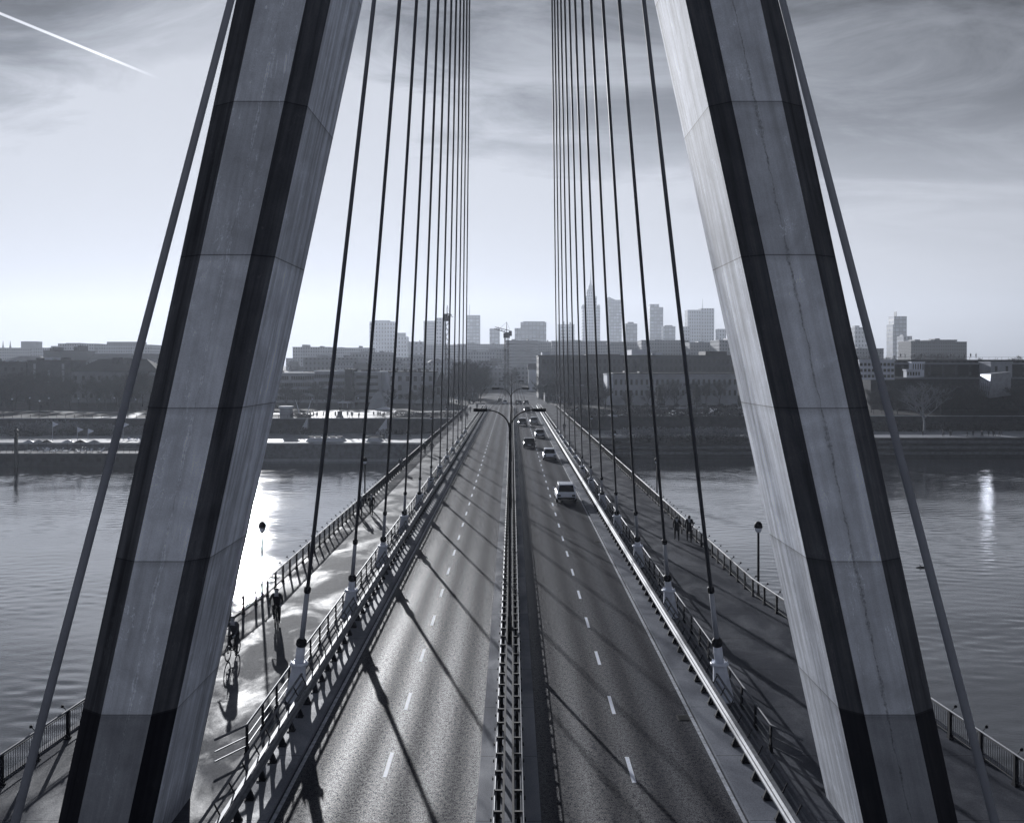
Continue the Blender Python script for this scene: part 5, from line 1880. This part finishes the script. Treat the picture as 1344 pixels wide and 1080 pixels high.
b.loft([[(-3.2, -2.5, 0), (3.2, -2.5, 0), (3.2, 2.5, 0), (-3.2, 2.5, 0)], [(-2.2, -1.6, 3.6), (2.4, -1.6, 3.6), (2.4, 1.6, 3.6), (-2.2, 1.6, 3.6)], [(-.1, -.1, 6.3), (.9, -.1, 6.0), (.9, .1, 6.0), (-.1, .1, 6.3)]])
b.build('cover', 'plaster', t)
MB().tube((.3, 0, 5.9), (.3, 0, 7.2), .06, n=6).build('pole', 'dark_metal', t)
# generic bronze figure on a plinth
t = thing('statue', 'dark standing statue on a plinth in the middle of the plaza', 'statue', (at(446, 550, 304)[0], 304, ZU + .07))
MB().lathe(0, 0, [(1.1, 0), (1.1, .4), (.8, .45), (.7, 1.6), (.85, 1.65), (.85, 1.8)], 12).build('plinth', 'wall_stone', t)
st = pD.copy()
st.data = pD.data.copy()
st.data.materials.clear()
st.data.materials.append(MAT['dark_metal'])
for k_ in ('label', 'category', 'group'):
    if k_ in st:
        del st[k_]
st.name = 'figure'
C.objects.link(st)
st.parent = t
st.location = (0, 0, 1.8)
st.scale = (1.25,) * 3
# slanting white masts on the plaza
for px, lean, lb in ((394, -1.4, 'white leaning mast on the plaza, left one of two'), (402, 1.5, 'white leaning mast on the plaza, right one of two')):
    t = thing('leaning_mast', lb, 'mast', (at(px, 550, 308)[0], 308, ZU))
    MB().tube((0, 0, .1), (lean, 0, 5.2), .12, .07, 8).build('mast', 'white_paint', t)
    MB().lathe(0, 0, [(.4, 0), (.4, .12), (.15, .2)], 10).build('base', 'concrete_light', t)
# park lamps and street furniture on the left lawn
pl = thing('park_lamp', 'small globe lamp on a dark post along the left bank paths', 'lamp post', (-100, 330, ground_z(-100, 330)), 0, 'globe lamps on the left bank')
MB().lathe(0, 0, [(.1, 0), (.06, .3), (.05, 4.0)], 8).build('pole', 'dark_metal', pl)
MB().lathe(0, 0, [(.06, 4.003), (.26, 4.15), (.3, 4.32), (.24, 4.5), (.05, 4.6)], 12).build('globe', 'white_paint', pl)
for px, Y in ((16, 340), (39, 352), (64, 350), (103, 346), (130, 338), (150, 352), (52, 322), (178, 335), (410, 340), (430, 345), (470, 350)):
    x, _ = at(px, 530, Y)
    dup(pl, (x, Y, ground_z(x, Y)))
# driftwood in the river
b = MB()
b.path([(-.8, 0, .02), (-.2, .1, .1), (.5, -.05, .05), (.9, .1, .22)], [.05, .09, .08, .03], 7)
b.path([(-.2, .1, .1), (-.35, .15, .45)], [.05, .015], 6)
o = b.build('driftwood', 'bark', None, (at(1211, 744, 123)[0], 123, ZW))
tag(o, 'dark broken branch drifting on the water right of the right pylon leg', 'driftwood')

# ------------------------------------------------------------------ haze
m, k = new_mat('haze')
pv = k.n('ShaderNodeVolumePrincipled', {'Color': (0.80, 0.87, 1.0, 1), 'Density': HAZE_DENSITY, 'Anisotropy': 0.45})
k.n('ShaderNodeOutputMaterial', {'Volume': pv.outputs[0]})
MAT['haze'] = m
b = MB()
b.box(-3300, 3300, -450, 4000, ZW - 3.2, 262)
o = b.build('haze', 'haze')
struct(o, 'stuff')
